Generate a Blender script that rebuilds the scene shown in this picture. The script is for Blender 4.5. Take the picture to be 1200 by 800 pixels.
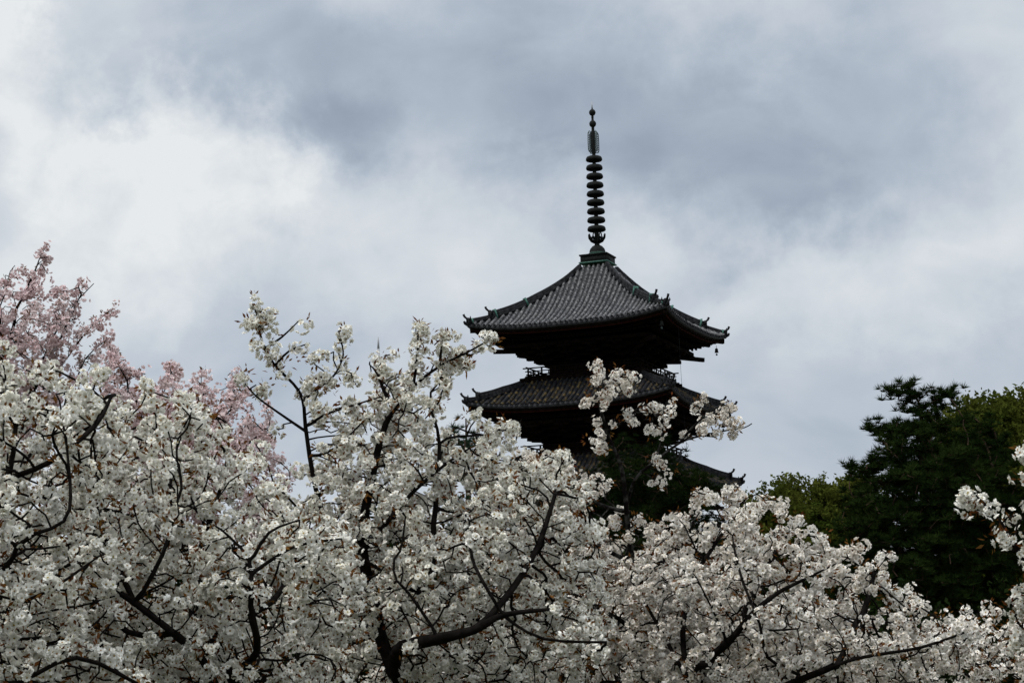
import bpy, math, random
import numpy as np
from mathutils import Vector, Matrix

for o in list(bpy.data.objects):
    bpy.data.objects.remove(o)
S = bpy.context.scene
COL = S.collection
PI = math.pi
R = math.radians

# ------------------------------------------------------------------ camera
FOC, PITCH, ROLL, CAMZ = 2400.0, R(9.43), R(1.706), 1.7
cd = bpy.data.cameras.new('camera')
cam = bpy.data.objects.new('camera', cd)
COL.objects.link(cam)
cd.sensor_fit = 'HORIZONTAL'
cd.sensor_width = 36.0
cd.lens = FOC * 36.0 / 1200.0
cd.clip_start = 0.1
cd.clip_end = 9000
FWD = Vector((0, math.cos(PITCH), math.sin(PITCH)))
U0 = Vector((0, -math.sin(PITCH), math.cos(PITCH)))
R0 = Vector((1, 0, 0))
RGT = R0 * math.cos(ROLL) - U0 * math.sin(ROLL)
UPV = U0 * math.cos(ROLL) + R0 * math.sin(ROLL)
m = Matrix((RGT, UPV, -FWD)).transposed().to_4x4()
m.translation = Vector((0, 0, CAMZ))
cam.matrix_world = m
S.camera = cam


def at(px, py, d):
    """point at distance d seen at photo position px, py"""
    v = FWD + RGT * ((px - 600) / FOC) - UPV * ((py - 400) / FOC)
    return Vector((0, 0, CAMZ)) + v * d


def dirv(px, py):
    return (at(px, py, 1) - Vector((0, 0, CAMZ))).normalized()


# ------------------------------------------------------------------ world
W = bpy.data.worlds.new('World')
S.world = W
W.use_nodes = True
SUN_EL, SUN_AZ = 60.0, 235.0      # azimuth clockwise from +Y (high, left and slightly behind the camera)
nt = W.node_tree
N, L = nt.nodes, nt.links
for n in list(N):
    N.remove(n)


def nd(tree, kind, **kw):
    n = tree.nodes.new(kind)
    for k, v in kw.items():
        if k in n.inputs:
            n.inputs[k].default_value = v
        else:
            setattr(n, k, v)
    return n


def math_(tree, op, a, b=None, c=None, clamp=False):
    n = tree.nodes.new('ShaderNodeMath')
    n.operation = op
    n.use_clamp = clamp
    for i, v in enumerate((a, b, c)):
        if v is None:
            continue
        if isinstance(v, (int, float)):
            n.inputs[i].default_value = v
        else:
            tree.links.new(v, n.inputs[i])
    return n.outputs[0]


out = nd(nt, 'ShaderNodeOutputWorld')
bg = nd(nt, 'ShaderNodeBackground')
bg.inputs['Strength'].default_value = 0.10
L.new(bg.outputs[0], out.inputs[0])
sky = nd(nt, 'ShaderNodeTexSky')
sky.sky_type = 'NISHITA'
sky.sun_disc = False
sky.sun_elevation = R(SUN_EL)
sky.sun_rotation = R(SUN_AZ)
sky.air_density = 1.2
sky.dust_density = 1.5
tc = nd(nt, 'ShaderNodeTexCoord')
D0 = tc.outputs['Generated']
# warp the direction so the cloud patches get ragged borders
nz = nd(nt, 'ShaderNodeTexNoise')
nz.inputs['Scale'].default_value = 15.0
nz.inputs['Detail'].default_value = 10.0
nz.inputs['Roughness'].default_value = 0.62
L.new(D0, nz.inputs['Vector'])
vm = nd(nt, 'ShaderNodeVectorMath', operation='SUBTRACT')
L.new(nz.outputs['Color'], vm.inputs[0])
vm.inputs[1].default_value = (0.5, 0.5, 0.5)
vs = nd(nt, 'ShaderNodeVectorMath', operation='SCALE')
L.new(vm.outputs[0], vs.inputs[0])
vs.inputs['Scale'].default_value = 0.10
va = nd(nt, 'ShaderNodeVectorMath', operation='ADD')
L.new(D0, va.inputs[0])
L.new(vs.outputs[0], va.inputs[1])
DW = va.outputs[0]
# cloud banks: each a union of soft-edged patches (px, py, radius) in the direction of that part of the sky
def bank(discs, power=2.4, dv=None):
    prod = None
    for d_ in discs:
        px, py, rad = d_[:3]
        w_ = d_[3] if len(d_) > 3 else 1.0
        dn = nd(nt, 'ShaderNodeVectorMath', operation='DISTANCE')
        L.new(DW, dn.inputs[0])
        dn.inputs[1].default_value = dirv(px, py)
        q = math_(nt, 'DIVIDE', dn.outputs['Value'], rad / FOC)
        q = math_(nt, 'POWER', q, power * 1.35)
        q = math_(nt, 'EXPONENT', math_(nt, 'MULTIPLY', q, -0.7))
        q = math_(nt, 'SUBTRACT', 1.0, math_(nt, 'MULTIPLY', q, w_))
        prod = q if prod is None else math_(nt, 'MULTIPLY', prod, q)
    return math_(nt, 'SUBTRACT', 1.0, prod)
BANKS = [
    (-.20, 2.6, [(260, 40, 85, .6), (370, 90, 100), (470, 130, 95), (600, 100, 120), (730, 130, 130), (860, 170, 120), (960, 190, 90, .8), (850, 235, 70, .7), (1010, 110, 90, .7), (1080, 180, 80, .6), (1100, 60, 90, .4), (560, 20, 120, .4)]),
    (-.10, 2.6, [(780, 160, 90), (900, 200, 80), (640, 120, 70, .6), (430, 160, 60, .8)]),
    (.24, 2.6, [(80, 165, 75), (180, 160, 75), (260, 190, 80), (330, 220, 60), (120, 240, 80, .6), (250, 270, 90, .6), (20, 60, 60, .8), (5, 20, 50), (40, 330, 70, .5), (180, 330, 80, .5)]),
    (.09, 2.6, [(440, 260, 80), (540, 240, 90), (620, 215, 55), (480, 320, 80, .6), (760, 290, 70), (860, 310, 60, .6)]),
    (.09, 2.6, [(1020, 300, 80), (1110, 300, 80), (1160, 250, 70, .7), (1050, 350, 80, .7), (950, 330, 60, .5), (1170, 120, 80, .5)]),
    (-.12, 2.0, [(1060, 470, 130), (920, 520, 120), (250, 420, 110, .7), (480, 400, 90, .4), (1170, 430, 80, .8), (620, 470, 80, .5), (350, 470, 80, .6)]),
    (-.07, 2.4, [(110, 70, 55), (180, 60, 60, .8), (230, 110, 35, .6)]),
]
tot = None
for amp, pw, discs in BANKS:
    bk = bank(discs, pw)
    if amp in (.24, .09):
        pf = nd(nt, 'ShaderNodeTexNoise')
        pf.inputs['Scale'].default_value = 34.0
        pf.inputs['Detail'].default_value = 9.0
        pf.inputs['Roughness'].default_value = 0.58
        pf.inputs['Distortion'].default_value = 0.3
        L.new(D0, pf.inputs['Vector'])
        pv = math_(nt, 'MULTIPLY_ADD', pf.outputs['Fac'], 2.2, -.1)
        bk = math_(nt, 'MULTIPLY', bk, pv)
    q = math_(nt, 'MULTIPLY', bk, amp)
    tot = q if tot is None else math_(nt, 'ADD', tot, q)
n2 = nd(nt, 'ShaderNodeTexNoise')
n2.inputs['Scale'].default_value = 16.0
n2.inputs['Detail'].default_value = 8.0
n2.inputs['Roughness'].default_value = 0.5
n2.inputs['Distortion'].default_value = 0.4
mp = nd(nt, 'ShaderNodeMapping')
mp.inputs['Scale'].default_value = (1, 1, 1.7)
L.new(D0, mp.inputs[0])
L.new(mp.outputs[0], n2.inputs['Vector'])
wisp = math_(nt, 'MULTIPLY', math_(nt, 'SUBTRACT', n2.outputs['Fac'], 0.5), 0.34)
n3 = nd(nt, 'ShaderNodeTexNoise')
n3.inputs['Scale'].default_value = 3.0
n3.inputs['Detail'].default_value = 3.0
L.new(D0, n3.inputs['Vector'])
big = math_(nt, 'MULTIPLY', math_(nt, 'SUBTRACT', n3.outputs['Fac'], 0.5), 0.10)
val = math_(nt, 'ADD', math_(nt, 'ADD', tot, wisp), math_(nt, 'ADD', big, 0.69))
ramp = nd(nt, 'ShaderNodeValToRGB')
L.new(val, ramp.inputs[0])
cr = ramp.color_ramp
cr.elements[0].position = 0.25
cr.elements[0].color = (.24, .285, .36, 1)
cr.elements[1].position = 0.92
cr.elements[1].color = (.86, .89, .91, 1)
for p_, c_ in ((.40, (.35, .41, .50, 1)), (.56, (.50, .565, .655, 1)), (.72, (.67, .72, .775, 1))):
    e = cr.elements.new(p_)
    e.color = c_
sc = nd(nt, 'ShaderNodeVectorMath', operation='SCALE')
L.new(ramp.outputs[0], sc.inputs[0])
# an overcast sky is brighter overhead than at the horizon
sepz = nd(nt, 'ShaderNodeSeparateXYZ')
L.new(D0, sepz.inputs[0])
zen = nd(nt, 'ShaderNodeMapRange', interpolation_type='SMOOTHSTEP')
L.new(sepz.outputs['Z'], zen.inputs[0])
zen.inputs[1].default_value = 0.33
zen.inputs[2].default_value = 0.95
zen.inputs[3].default_value = 9.4
zen.inputs[4].default_value = 27.0
L.new(zen.outputs[0], sc.inputs['Scale'])
# a small blue hole in the cloud
hd = nd(nt, 'ShaderNodeVectorMath', operation='DISTANCE')
L.new(DW, hd.inputs[0])
hd.inputs[1].default_value = dirv(143, 106)
hole = nd(nt, 'ShaderNodeMapRange')
L.new(hd.outputs['Value'], hole.inputs[0])
hole.inputs[1].default_value = 45 / FOC
hole.inputs[2].default_value = 6 / FOC
hole.inputs[3].default_value = 0.03
hole.inputs[4].default_value = 0.45
mx = nd(nt, 'ShaderNodeMix', data_type='RGBA')
L.new(hole.outputs[0], mx.inputs[0])
L.new(sc.outputs[0], mx.inputs[6])
L.new(sky.outputs[0], mx.inputs[7])
L.new(mx.outputs[2], bg.inputs['Color'])

# ------------------------------------------------------------------ sun
sl = bpy.data.lights.new('sun', 'SUN')
sl.energy = 1.5
sl.angle = R(14)
sl.color = (1.0, .96, .90)
sun = bpy.data.objects.new('sun', sl)
COL.objects.link(sun)
az, el = R(SUN_AZ), R(SUN_EL)
sd = Vector((math.sin(az) * math.cos(el), math.cos(az) * math.cos(el), math.sin(el)))
sun.rotation_euler = sd.to_track_quat('Z', 'Y').to_euler()
S.view_settings.view_transform = 'Standard'
S.view_settings.look = 'None'
S.view_settings.gamma = 1
S.view_settings.exposure = 0.0
S.render.engine = 'CYCLES'
S.cycles.max_bounces = 3
S.cycles.diffuse_bounces = 2
S.cycles.transmission_bounces = 2
S.cycles.transparent_max_bounces = 4


# ------------------------------------------------------------------ helpers
def tag(o, label=None, cat=None, group=None, kind=None):
    if label: o['label'] = label
    if cat: o['category'] = cat
    if group: o['group'] = group
    if kind: o['kind'] = kind
    return o


def empty(name, loc, rz=0.0):
    o = bpy.data.objects.new(name, None)
    o.location = loc
    o.rotation_euler = (0, 0, rz)
    o.empty_display_size = 0.3
    COL.objects.link(o)
    return o


def npmesh(name, V, F, mats, parent=None, midx=None, smooth=False):
    """V (n,3); F list of faces, or an (m,k) array"""
    me = bpy.data.meshes.new(name)
    V = np.asarray(V, np.float32)
    if isinstance(F, np.ndarray):
        k = F.shape[1]
        nf = F.shape[0]
        tot = np.full(nf, k, np.int32)
        idx = F.astype(np.int32).ravel()
    else:
        tot = np.array([len(f) for f in F], np.int32)
        idx = np.array([i for f in F for i in f], np.int32)
        nf = len(F)
    me.vertices.add(len(V))
    me.vertices.foreach_set('co', V.ravel())
    me.loops.add(len(idx))
    me.loops.foreach_set('vertex_index', idx)
    me.polygons.add(nf)
    st = np.zeros(nf, np.int32)
    st[1:] = np.cumsum(tot)[:-1]
    me.polygons.foreach_set('loop_start', st)
    if midx is not None:
        me.polygons.foreach_set('material_index', np.asarray(midx, np.int32))
    if smooth:
        me.polygons.foreach_set('use_smooth', np.ones(nf, bool))
    for m_ in (mats if isinstance(mats, (list, tuple)) else [mats]):
        me.materials.append(m_)
    me.update(calc_edges=True)
    o = bpy.data.objects.new(name, me)
    COL.objects.link(o)
    if parent is not None:
        o.parent = parent
    return o


class MB:
    """collects simple solids, links them as ONE mesh object"""
    def __init__(s):
        s.v, s.f, s.m = [], [], []

    def add(s, V, F, mi=0):
        b = len(s.v)
        s.v += [tuple(p) for p in V]
        s.f += [tuple(i + b for i in f) for f in F]
        s.m += [mi] * len(F)

    def box(s, c, size, rz=0.0, mi=0, tilt=None):
        hx, hy, hz = size[0] / 2, size[1] / 2, size[2] / 2
        V = [Vector((x, y, z)) for z in (-hz, hz) for x, y in ((-hx, -hy), (hx, -hy), (hx, hy), (-hx, hy))]
        M_ = Matrix.Rotation(rz, 4, 'Z')
        if tilt: M_ = M_ @ Matrix.Rotation(tilt, 4, 'Y')
        V = [M_ @ p + Vector(c) for p in V]
        s.add(V, [(3, 2, 1, 0), (4, 5, 6, 7), (0, 1, 5, 4), (1, 2, 6, 5), (2, 3, 7, 6), (3, 0, 4, 7)], mi)

    def beam(s, a, b, w, h, mi=0, up=Vector((0, 0, 1))):
        a, b = Vector(a), Vector(b)
        d = (b - a).normalized()
        sdv = d.cross(up)
        if sdv.length < 1e-4: sdv = Vector((1, 0, 0))
        sdv.normalize()
        u = sdv.cross(d)
        V = []
        for p in (a, b):
            for x, y in ((-1, -1), (1, -1), (1, 1), (-1, 1)):
                V.append(p + sdv * (x * w / 2) + u * (y * h / 2))
        s.add(V, [(3, 2, 1, 0), (4, 5, 6, 7), (0, 1, 5, 4), (1, 2, 6, 5), (2, 3, 7, 6), (3, 0, 4, 7)], mi)

    def tube(s, pts, rad, n=8, mi=0, cap=True):
        pts = [Vector(p) for p in pts]
        if not isinstance(rad, (list, tuple)): rad = [rad] * len(pts)
        b = len(s.v)
        prev = None
        for i, p in enumerate(pts):
            d = (pts[min(i + 1, len(pts) - 1)] - pts[max(i - 1, 0)]).normalized()
            if prev is None:
                a = d.orthogonal().normalized()
            else:
                a = (prev - d * prev.dot(d)).normalized()
            prev = a
            c = d.cross(a)
            for k in range(n):
                t = 2 * PI * k / n
                s.v.append(tuple(p + (a * math.cos(t) + c * math.sin(t)) * rad[i]))
        for i in range(len(pts) - 1):
            for k in range(n):
                k2 = (k + 1) % n
                s.f.append((b + i * n + k, b + i * n + k2, b + (i + 1) * n + k2, b + (i + 1) * n + k))
                s.m.append(mi)
        if cap:
            s.f.append(tuple(b + k for k in range(n))[::-1]); s.m.append(mi)
            e_ = b + (len(pts) - 1) * n
            s.f.append(tuple(e_ + k for k in range(n))); s.m.append(mi)

    def lathe(s, prof, n=24, c=(0, 0, 0), mi=0, closed=False):
        b = len(s.v)
        for r_, z in prof:
            for k in range(n):
                t = 2 * PI * k / n
                s.v.append((c[0] + r_ * math.cos(t), c[1] + r_ * math.sin(t), c[2] + z))
        m_ = len(prof)
        rng = range(m_ if closed else m_ - 1)
        for i in rng:
            j = (i + 1) % m_
            for k in range(n):
                k2 = (k + 1) % n
                s.f.append((b + i * n + k, b + i * n + k2, b + j * n + k2, b + j * n + k)); s.m.append(mi)

    def build(s, name, mats, parent=None, smooth=False):
        return npmesh(name, s.v, s.f, mats, parent, s.m, smooth)


def material(name, col, col2=None, scale=3.0, rough=0.85, detail=5, bump=0.0, spec=0.3, contrast=(0.35, 0.65), metal=0.0):
    m_ = bpy.data.materials.new(name)
    m_.use_nodes = True
    t = m_.node_tree
    b = t.nodes['Principled BSDF']
    b.inputs['Roughness'].default_value = rough
    b.inputs['Specular IOR Level'].default_value = spec
    b.inputs['Metallic'].default_value = metal
    c_ = nd(t, 'ShaderNodeTexCoord')
    n = nd(t, 'ShaderNodeTexNoise')
    n.inputs['Scale'].default_value = scale
    n.inputs['Detail'].default_value = detail
    t.links.new(c_.outputs['Object'], n.inputs['Vector'])
    r = nd(t, 'ShaderNodeValToRGB')
    t.links.new(n.outputs['Fac'], r.inputs[0])
    r.color_ramp.elements[0].position = contrast[0]
    r.color_ramp.elements[1].position = contrast[1]
    r.color_ramp.elements[0].color = (*col, 1)
    r.color_ramp.elements[1].color = (*(col2 or [min(1, x * 1.5) for x in col]), 1)
    t.links.new(r.outputs[0], b.inputs['Base Color'])
    if bump:
        bp = nd(t, 'ShaderNodeBump')
        bp.inputs['Strength'].default_value = bump
        t.links.new(n.outputs['Fac'], bp.inputs['Height'])
        t.links.new(bp.outputs[0], b.inputs['Normal'])
    return m_


def leafy(name, col, col2, trans=0.3, scale=2.0, contrast=(0.35, 0.65)):
    m_ = bpy.data.materials.new(name)
    m_.use_nodes = True
    t = m_.node_tree
    for n in list(t.nodes): t.nodes.remove(n)
    o_ = nd(t, 'ShaderNodeOutputMaterial')
    c_ = nd(t, 'ShaderNodeTexCoord')
    n = nd(t, 'ShaderNodeTexNoise')
    n.inputs['Scale'].default_value = scale
    n.inputs['Detail'].default_value = 4
    t.links.new(c_.outputs['Object'], n.inputs['Vector'])
    r = nd(t, 'ShaderNodeValToRGB')
    t.links.new(n.outputs['Fac'], r.inputs[0])
    r.color_ramp.elements[0].position = contrast[0]
    r.color_ramp.elements[1].position = contrast[1]
    r.color_ramp.elements[0].color = (*col, 1)
    r.color_ramp.elements[1].color = (*col2, 1)
    d = nd(t, 'ShaderNodeBsdfDiffuse')
    tr = nd(t, 'ShaderNodeBsdfTranslucent')
    mx_ = nd(t, 'ShaderNodeMixShader')
    mx_.inputs[0].default_value = trans
    t.links.new(r.outputs[0], d.inputs[0])
    t.links.new(r.outputs[0], tr.inputs[0])
    t.links.new(d.outputs[0], mx_.inputs[1])
    t.links.new(tr.outputs[0], mx_.inputs[2])
    t.links.new(mx_.outputs[0], o_.inputs[0])
    return m_


M = {}
M['petal_white'] = leafy('petal_white', (.87, .84, .735), (.89, .87, .80), .14, 5.0)
M['petal_blush'] = leafy('petal_blush', (.87, .805, .715), (.89, .855, .785), .14, 4.0)
M['petal_pink'] = leafy('petal_pink', (.72, .545, .54), (.80, .68, .66), .2, 3.0)
M['centre'] = leafy('flower_centre', (.30, .25, .06), (.34, .17, .08), .1, 20)
M['centre_pink'] = leafy('flower_centre_pink', (.42, .16, .16), (.34, .12, .10), .1, 20)
M['bronze_leaf'] = leafy('bronze_leaf', (.10, .028, .011), (.17, .085, .022), .3, 14)
M['bark'] = material('cherry_bark', (.005, .004, .0035), (.014, .0115, .010), 26, .95, 6, .4, .02)
M['bark_grey'] = material('lichen_bark', (.008, .0065, .006), (.065, .065, .058), 22, .95, 6, .4, .02, (.47, .72))
M['pine_bark'] = material('pine_bark', (.03, .02, .014), (.08, .05, .035), 9, .95, 6, .4, .1)
M['needle'] = leafy('pine_needle', (.009, .018, .005), (.023, .038, .009), .1, .9)
M['needle_light'] = leafy('pine_needle_light', (.016, .032, .020), (.034, .062, .030), .15, .9)
M['leaf_dark'] = leafy('leaf_dark', (.005, .011, .004), (.015, .024, .006), .15, .6)
M['leaf_olive'] = leafy('leaf_olive', (.030, .046, .007), (.085, .092, .016), .3, .7)
M['ground'] = material('ground', (.03, .028, .018), (.06, .065, .03), .7, .95, 8, .2, .1)
M['gravel'] = material('gravel', (.22, .20, .18), (.34, .32, .29), 14, .95, 8, .3, .1)
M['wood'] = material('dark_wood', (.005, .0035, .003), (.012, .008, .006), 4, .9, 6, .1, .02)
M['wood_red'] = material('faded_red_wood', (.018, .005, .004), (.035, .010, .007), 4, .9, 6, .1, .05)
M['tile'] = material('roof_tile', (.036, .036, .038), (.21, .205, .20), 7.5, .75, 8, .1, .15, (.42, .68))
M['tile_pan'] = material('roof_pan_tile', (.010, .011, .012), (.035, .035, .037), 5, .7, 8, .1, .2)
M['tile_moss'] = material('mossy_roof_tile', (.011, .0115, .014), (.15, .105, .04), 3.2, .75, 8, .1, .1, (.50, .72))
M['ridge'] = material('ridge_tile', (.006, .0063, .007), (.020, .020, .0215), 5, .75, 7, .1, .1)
M['copper'] = material('green_copper', (.04, .12, .09), (.08, .19, .145), 6, .7, 4, 0, .3)
M['bronze'] = material('dark_bronze', (.006, .006, .0055), (.013, .015, .013), 6, .7, 5, 0, .1)
M['patina'] = material('patinated_bronze', (.035, .05, .05), (.08, .11, .105), 9, .6, 5, 0, .3)
M['stone'] = material('stone', (.20, .19, .17), (.33, .32, .29), 3, .9, 7, .2, .2)
M['plaster'] = material('old_plaster', (.35, .34, .31), (.48, .46, .42), 2, .9, 5, 0, .2)
M['pole'] = material('grey_metal', (.30, .30, .31), (.40, .40, .41), 8, .5, 3, 0, .4)

# ------------------------------------------------------------------ ground
rs = np.random.RandomState(5)
g = 120
xs = np.sign(np.linspace(-1, 1, g)) * np.abs(np.linspace(-1, 1, g)) ** 2.6 * 4000
X_, Y_ = np.meshgrid(xs, xs + 0.0)
Z_ = 0.04 * np.sin(X_ * .35) * np.cos(Y_ * .27) * (np.hypot(X_, Y_) < 60) - 0.05
i_ = np.arange((g - 1) * (g - 1))
a_ = (i_ // (g - 1)) * g + i_ % (g - 1)
o = npmesh('ground', np.stack([X_, Y_, Z_], -1).reshape(-1, 3), np.stack([a_, a_ + 1, a_ + g + 1, a_ + g], 1), M['ground'], smooth=True)
tag(o, kind='structure')
mb = MB()
mb.box((5.1, 116.6, -0.02), (46, 44, .1), R(-21.44))
tag(mb.build('gravel_court', M['gravel']), kind='structure')
# low wooded hills on the horizon
hv, hf = [], []
nh = 160
for i in range(nh + 1):
    a = PI * i / nh
    hgt = 14 + 26 * abs(math.sin(a * 2.3 + .4)) + 9 * math.sin(a * 11) + 4 * math.sin(a * 29)
    for rr, zz in ((900, -2), (1100, .75 * hgt), (1300, hgt), (1700, -2)):
        hv.append((rr * math.cos(a), rr * math.sin(a), zz))
for i in range(nh):
    for k in range(3):
        hf.append((i * 4 + k, i * 4 + k + 1, i * 4 + k + 5, i * 4 + k + 4))
tag(npmesh('hills', hv, hf, M['leaf_dark'], smooth=True), kind='structure')

# ================================================================== PAGODA
PX, PY, PROT = 5.119, 116.618, R(-21.44)
pag = empty('pagoda', (PX, PY, 0), PROT)
tag(pag, 'dark five storey wooden temple pagoda with grey tiled roofs and ringed spire', 'pagoda')


def side(k, x, y):
    """rotate a point given for the -Y side onto side k"""
    c, s_ = (1, 0, -1, 0)[k], (0, 1, 0, -1)[k]
    return (x * c - y * s_, x * s_ + y * c)


def prof(t, p=2.3, lin=.50):
    return lin * t + (1 - lin) * t ** p


RT = np.random.RandomState(3)


def roof(level, H, zc, top_h, z_top, upturn=.42):
    """H eave half width, zc corner tip z, top_h half width at z_top"""
    zmid = zc - upturn
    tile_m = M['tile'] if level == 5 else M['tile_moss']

    def surf(u, t):          # u -1..1 along, t 0 eave .. 1 top
        h = H + (top_h - H) * t
        # eaves bow outward at the corners
        bow = .10 * abs(u) ** 3 * (1 - t)
        z = zmid + (z_top - zmid) * (prof(t) if level == 5 else prof(t, 1.9, .55)) + upturn * abs(u) ** 3.2 * (1 - t) ** 1.6
        return u * (h + bow), -(h + bow), z

    base = MB()              # tile bed with underside
    nu, ntt = 32, 12
    for k in range(4):
        V = []
        for j in range(ntt + 1):
            for i in range(nu + 1):
                x, y, z = surf(-1 + 2 * i / nu, j / ntt)
                V.append((*side(k, x, y), z))
        nb = len(V)
        for i in range(nu + 1):
            x, y, z = surf(-1 + 2 * i / nu, 0)
            V.append((*side(k, x, y), z - .16))
        for i in range(nu + 1):
            x, y, z = surf(-1 + 2 * i / nu, 0)
            V.append((*side(k, x * .96, y * .96), z - .20))
        F = []
        for j in range(ntt):
            for i in range(nu):
                q = j * (nu + 1) + i
                F.append((q, q + 1, q + nu + 2, q + nu + 1))
        for i in range(nu):
            F.append((i + 1, i, nb + i, nb + i + 1))
            F.append((nb + i + 1, nb + i, nb + nu + 1 + i, nb + nu + 2 + i))
        base.add(V, F)
    rf = base.build('roof', M['tile_pan'], pag)

    ribs = MB()
    sp = .30
    n = int(H / sp)
    for k in range(4):
        for i in range(-n, n + 1):
            xx = i * sp
            if abs(xx) > H - .12: continue
            tmax = 1.0 if abs(xx) < top_h else (H - abs(xx)) / (H - top_h)
            steps = max(3, int(12 * tmax))
            pts = []
            for j in range(steps + 1):
                t = tmax * j / steps
                h = H + (top_h - H) * t
                u = max(-1, min(1, xx / h))
                x, y, z = surf(u, t)
                pts.append((*side(k, x, y), z + .02))
            # half round cover tile row with its round end cap
            jx, jz = RT.uniform(-.018, .018), RT.uniform(-.012, .014)
            P = [Vector(p) + Vector((0, 0, jz)) for p in pts]
            sx, sy = side(k, 1, 0)
            sv = Vector((sx, sy, 0))
            b = len(ribs.v)
            P = [p + sv * (jx + RT.uniform(-.008, .008)) for p in P]
            for j, p in enumerate(P):
                d = (P[min(j + 1, steps)] - P[max(j - 1, 0)]).normalized()
                up = sv.cross(d)
                if up.z < 0: up = -up
                for q in range(6):
                    a = PI * q / 5
                    ribs.v.append(tuple(p + sv * (math.cos(a) * .085) + up * (math.sin(a) * .10)))
            for j in range(steps):
                for q in range(5):
                    ribs.f.append((b + j * 6 + q, b + j * 6 + q + 1, b + j * 6 + q + 7, b + j * 6 + q + 6)); ribs.m.append(0)
            ox, oy = side(k, 0, -1)
            e0 = P[0]
            c0 = len(ribs.v)
            for dd in (.05, -.03):
                for q in range(8):
                    a = 2 * PI * q / 8
                    ribs.v.append((e0.x + ox * dd + sv.x * math.cos(a) * .085, e0.y + oy * dd + sv.y * math.cos(a) * .085, e0.z + math.sin(a) * .085))
            ribs.f.append(tuple(c0 + q for q in range(8))); ribs.m.append(1)
            for q in range(8):
                ribs.f.append((c0 + q, c0 + (q + 1) % 8, c0 + 8 + (q + 1) % 8, c0 + 8 + q)); ribs.m.append(1)
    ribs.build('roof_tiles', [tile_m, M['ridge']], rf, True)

    # hip ridges with ornaments
    for k in range(4):
        def hp(t, dz=0.0, out_=0.0):
            x, y, z = surf(1, t)
            x += out_; y -= out_
            return Vector((*side(k, x, y), z + dz))
        r1 = MB()
        # lower thin ridge all the way, upper thicker ridge stops short
        for (t0, t1, w_, h_) in ((.015, .99, .18, .17), (.20, .99, .15, .36)):
            ns = 14
            for j in range(ns):
                sh = 1 - .55 * max(0, (t0 + (t1 - t0) * (j + .5) / ns) - .6) / .4
                a = hp(t0 + (t1 - t0) * j / ns, h_ / 2 * sh)
                b = hp(t0 + (t1 - t0) * (j + 1) / ns, h_ / 2 * sh)
                r1.beam(a, b, w_ * 1.25, h_)
            r1.tube([hp(t0 + (t1 - t0) * j / ns, (h_ + .03) * (1 - .55 * max(0, (t0 + (t1 - t0) * j / ns) - .6) / .4)) for j in range(ns + 1)], .085, 8)
        hr = r1.build('hip_ridge', M['ridge'], rf)
        for t0, hh in ((.015, .17), (.20, .36)):
            om = MB()
            p = hp(t0, hh * .5)
            q = hp(t0 + .05, hh * .5)
            d = (p - q); d.z = 0; d.normalize()
            ang = math.atan2(d.y, d.x)
            om.box(p + d * .03 + Vector((0, 0, .03)), (.12, .36, hh + .16), ang)
            om.box(p + d * .06 + Vector((0, 0, .13)), (.12, .22, hh + .06), ang)
            # horned shoulders
            for s2 in (-1, 1):
                sv = Vector((-d.y, d.x, 0)) * s2
                om.tube([p + sv * .16 + Vector((0, 0, .1)), p + sv * .25 + Vector((0, 0, .2)), p + sv * .24 + Vector((0, 0, .32))], [.06, .05, .015], 6)
            pt = p + Vector((0, 0, hh * .5 + .06))
            om.tube([pt - d * .10, pt + d * .12 + Vector((0, 0, .06)), pt + d * .26 + Vector((0, 0, .17)), pt + d * .32 + Vector((0, 0, .30))], [.06, .06, .065, .07], 8)
            om.build('ridge_end_tile', M['ridge'], rf)
        for tt in (.035, .235, .50):
            bm = MB()
            hh = .26 if tt < .1 else .50
            a = hp(tt, hh / 2); b = hp(tt + .011, hh / 2)
            bm.beam(a, b, .29, hh + .04)
            if level == 5:
                bm.build('copper_band', M['copper'], rf)
        # corner tip tile
        tm = MB()
        c_ = hp(0, -.02)
        dx, dy = side(k, 1, -1)
        d = Vector((dx, dy, 0)).normalized()
        tm.tube([c_ - d * .35 - Vector((0, 0, .02)), c_, c_ + d * .13 + Vector((0, 0, .07)), c_ + d * .20 + Vector((0, 0, .17))], [.10, .10, .09, .05], 8)
        tm.build('corner_tile', M['ridge'], rf)

    # eave boards + two tiers of rafters
    ea = MB(); rd = MB()
    for k in range(4):
        nseg = 24
        for lay, (inset, dz, w_, h_) in enumerate(((.20, -.24, .16, .12), (.28, -.34, .10, .10), (1.15, -.48, .14, .14))):
            tgt = rd if lay == 1 else ea
            for i in range(nseg):
                pp = []
                for ii in (i, i + 1):
                    x, y, z = surf(-1 + 2 * ii / nseg, 0)
                    f_ = (H - inset) / H
                    pp.append(Vector((*side(k, x * f_, y * f_), z + dz)))
                tgt.beam(pp[0], pp[1], w_, h_)
        nr = int(H / .24)
        for i in range(-nr, nr + 1):
            xx = i * .24
            u = xx / H
            x, y, z = surf(u, 0)
            if abs(xx) > H - .35: continue
            inn = max(abs(xx), 3.0)
            p0 = Vector((*side(k, xx, -(H - .30)), z - .36))
            yi = max(H - 1.55, min(abs(xx), H - .5))
            p1 = Vector((*side(k, xx, -yi), z - .36 + (H - .30 - yi) * .18))
            ea.beam(p0, p1, .095, .11)
            yo = H - 1.02
            if abs(xx) < yo:
                yj = max(3.2, abs(xx))
                if yo - yj > .25:
                    ea.beam(Vector((*side(k, xx, -yo), z - .60)), Vector((*side(k, xx, -yj), z - .60 + (yo - yj) * .22)), .10, .12)
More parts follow.
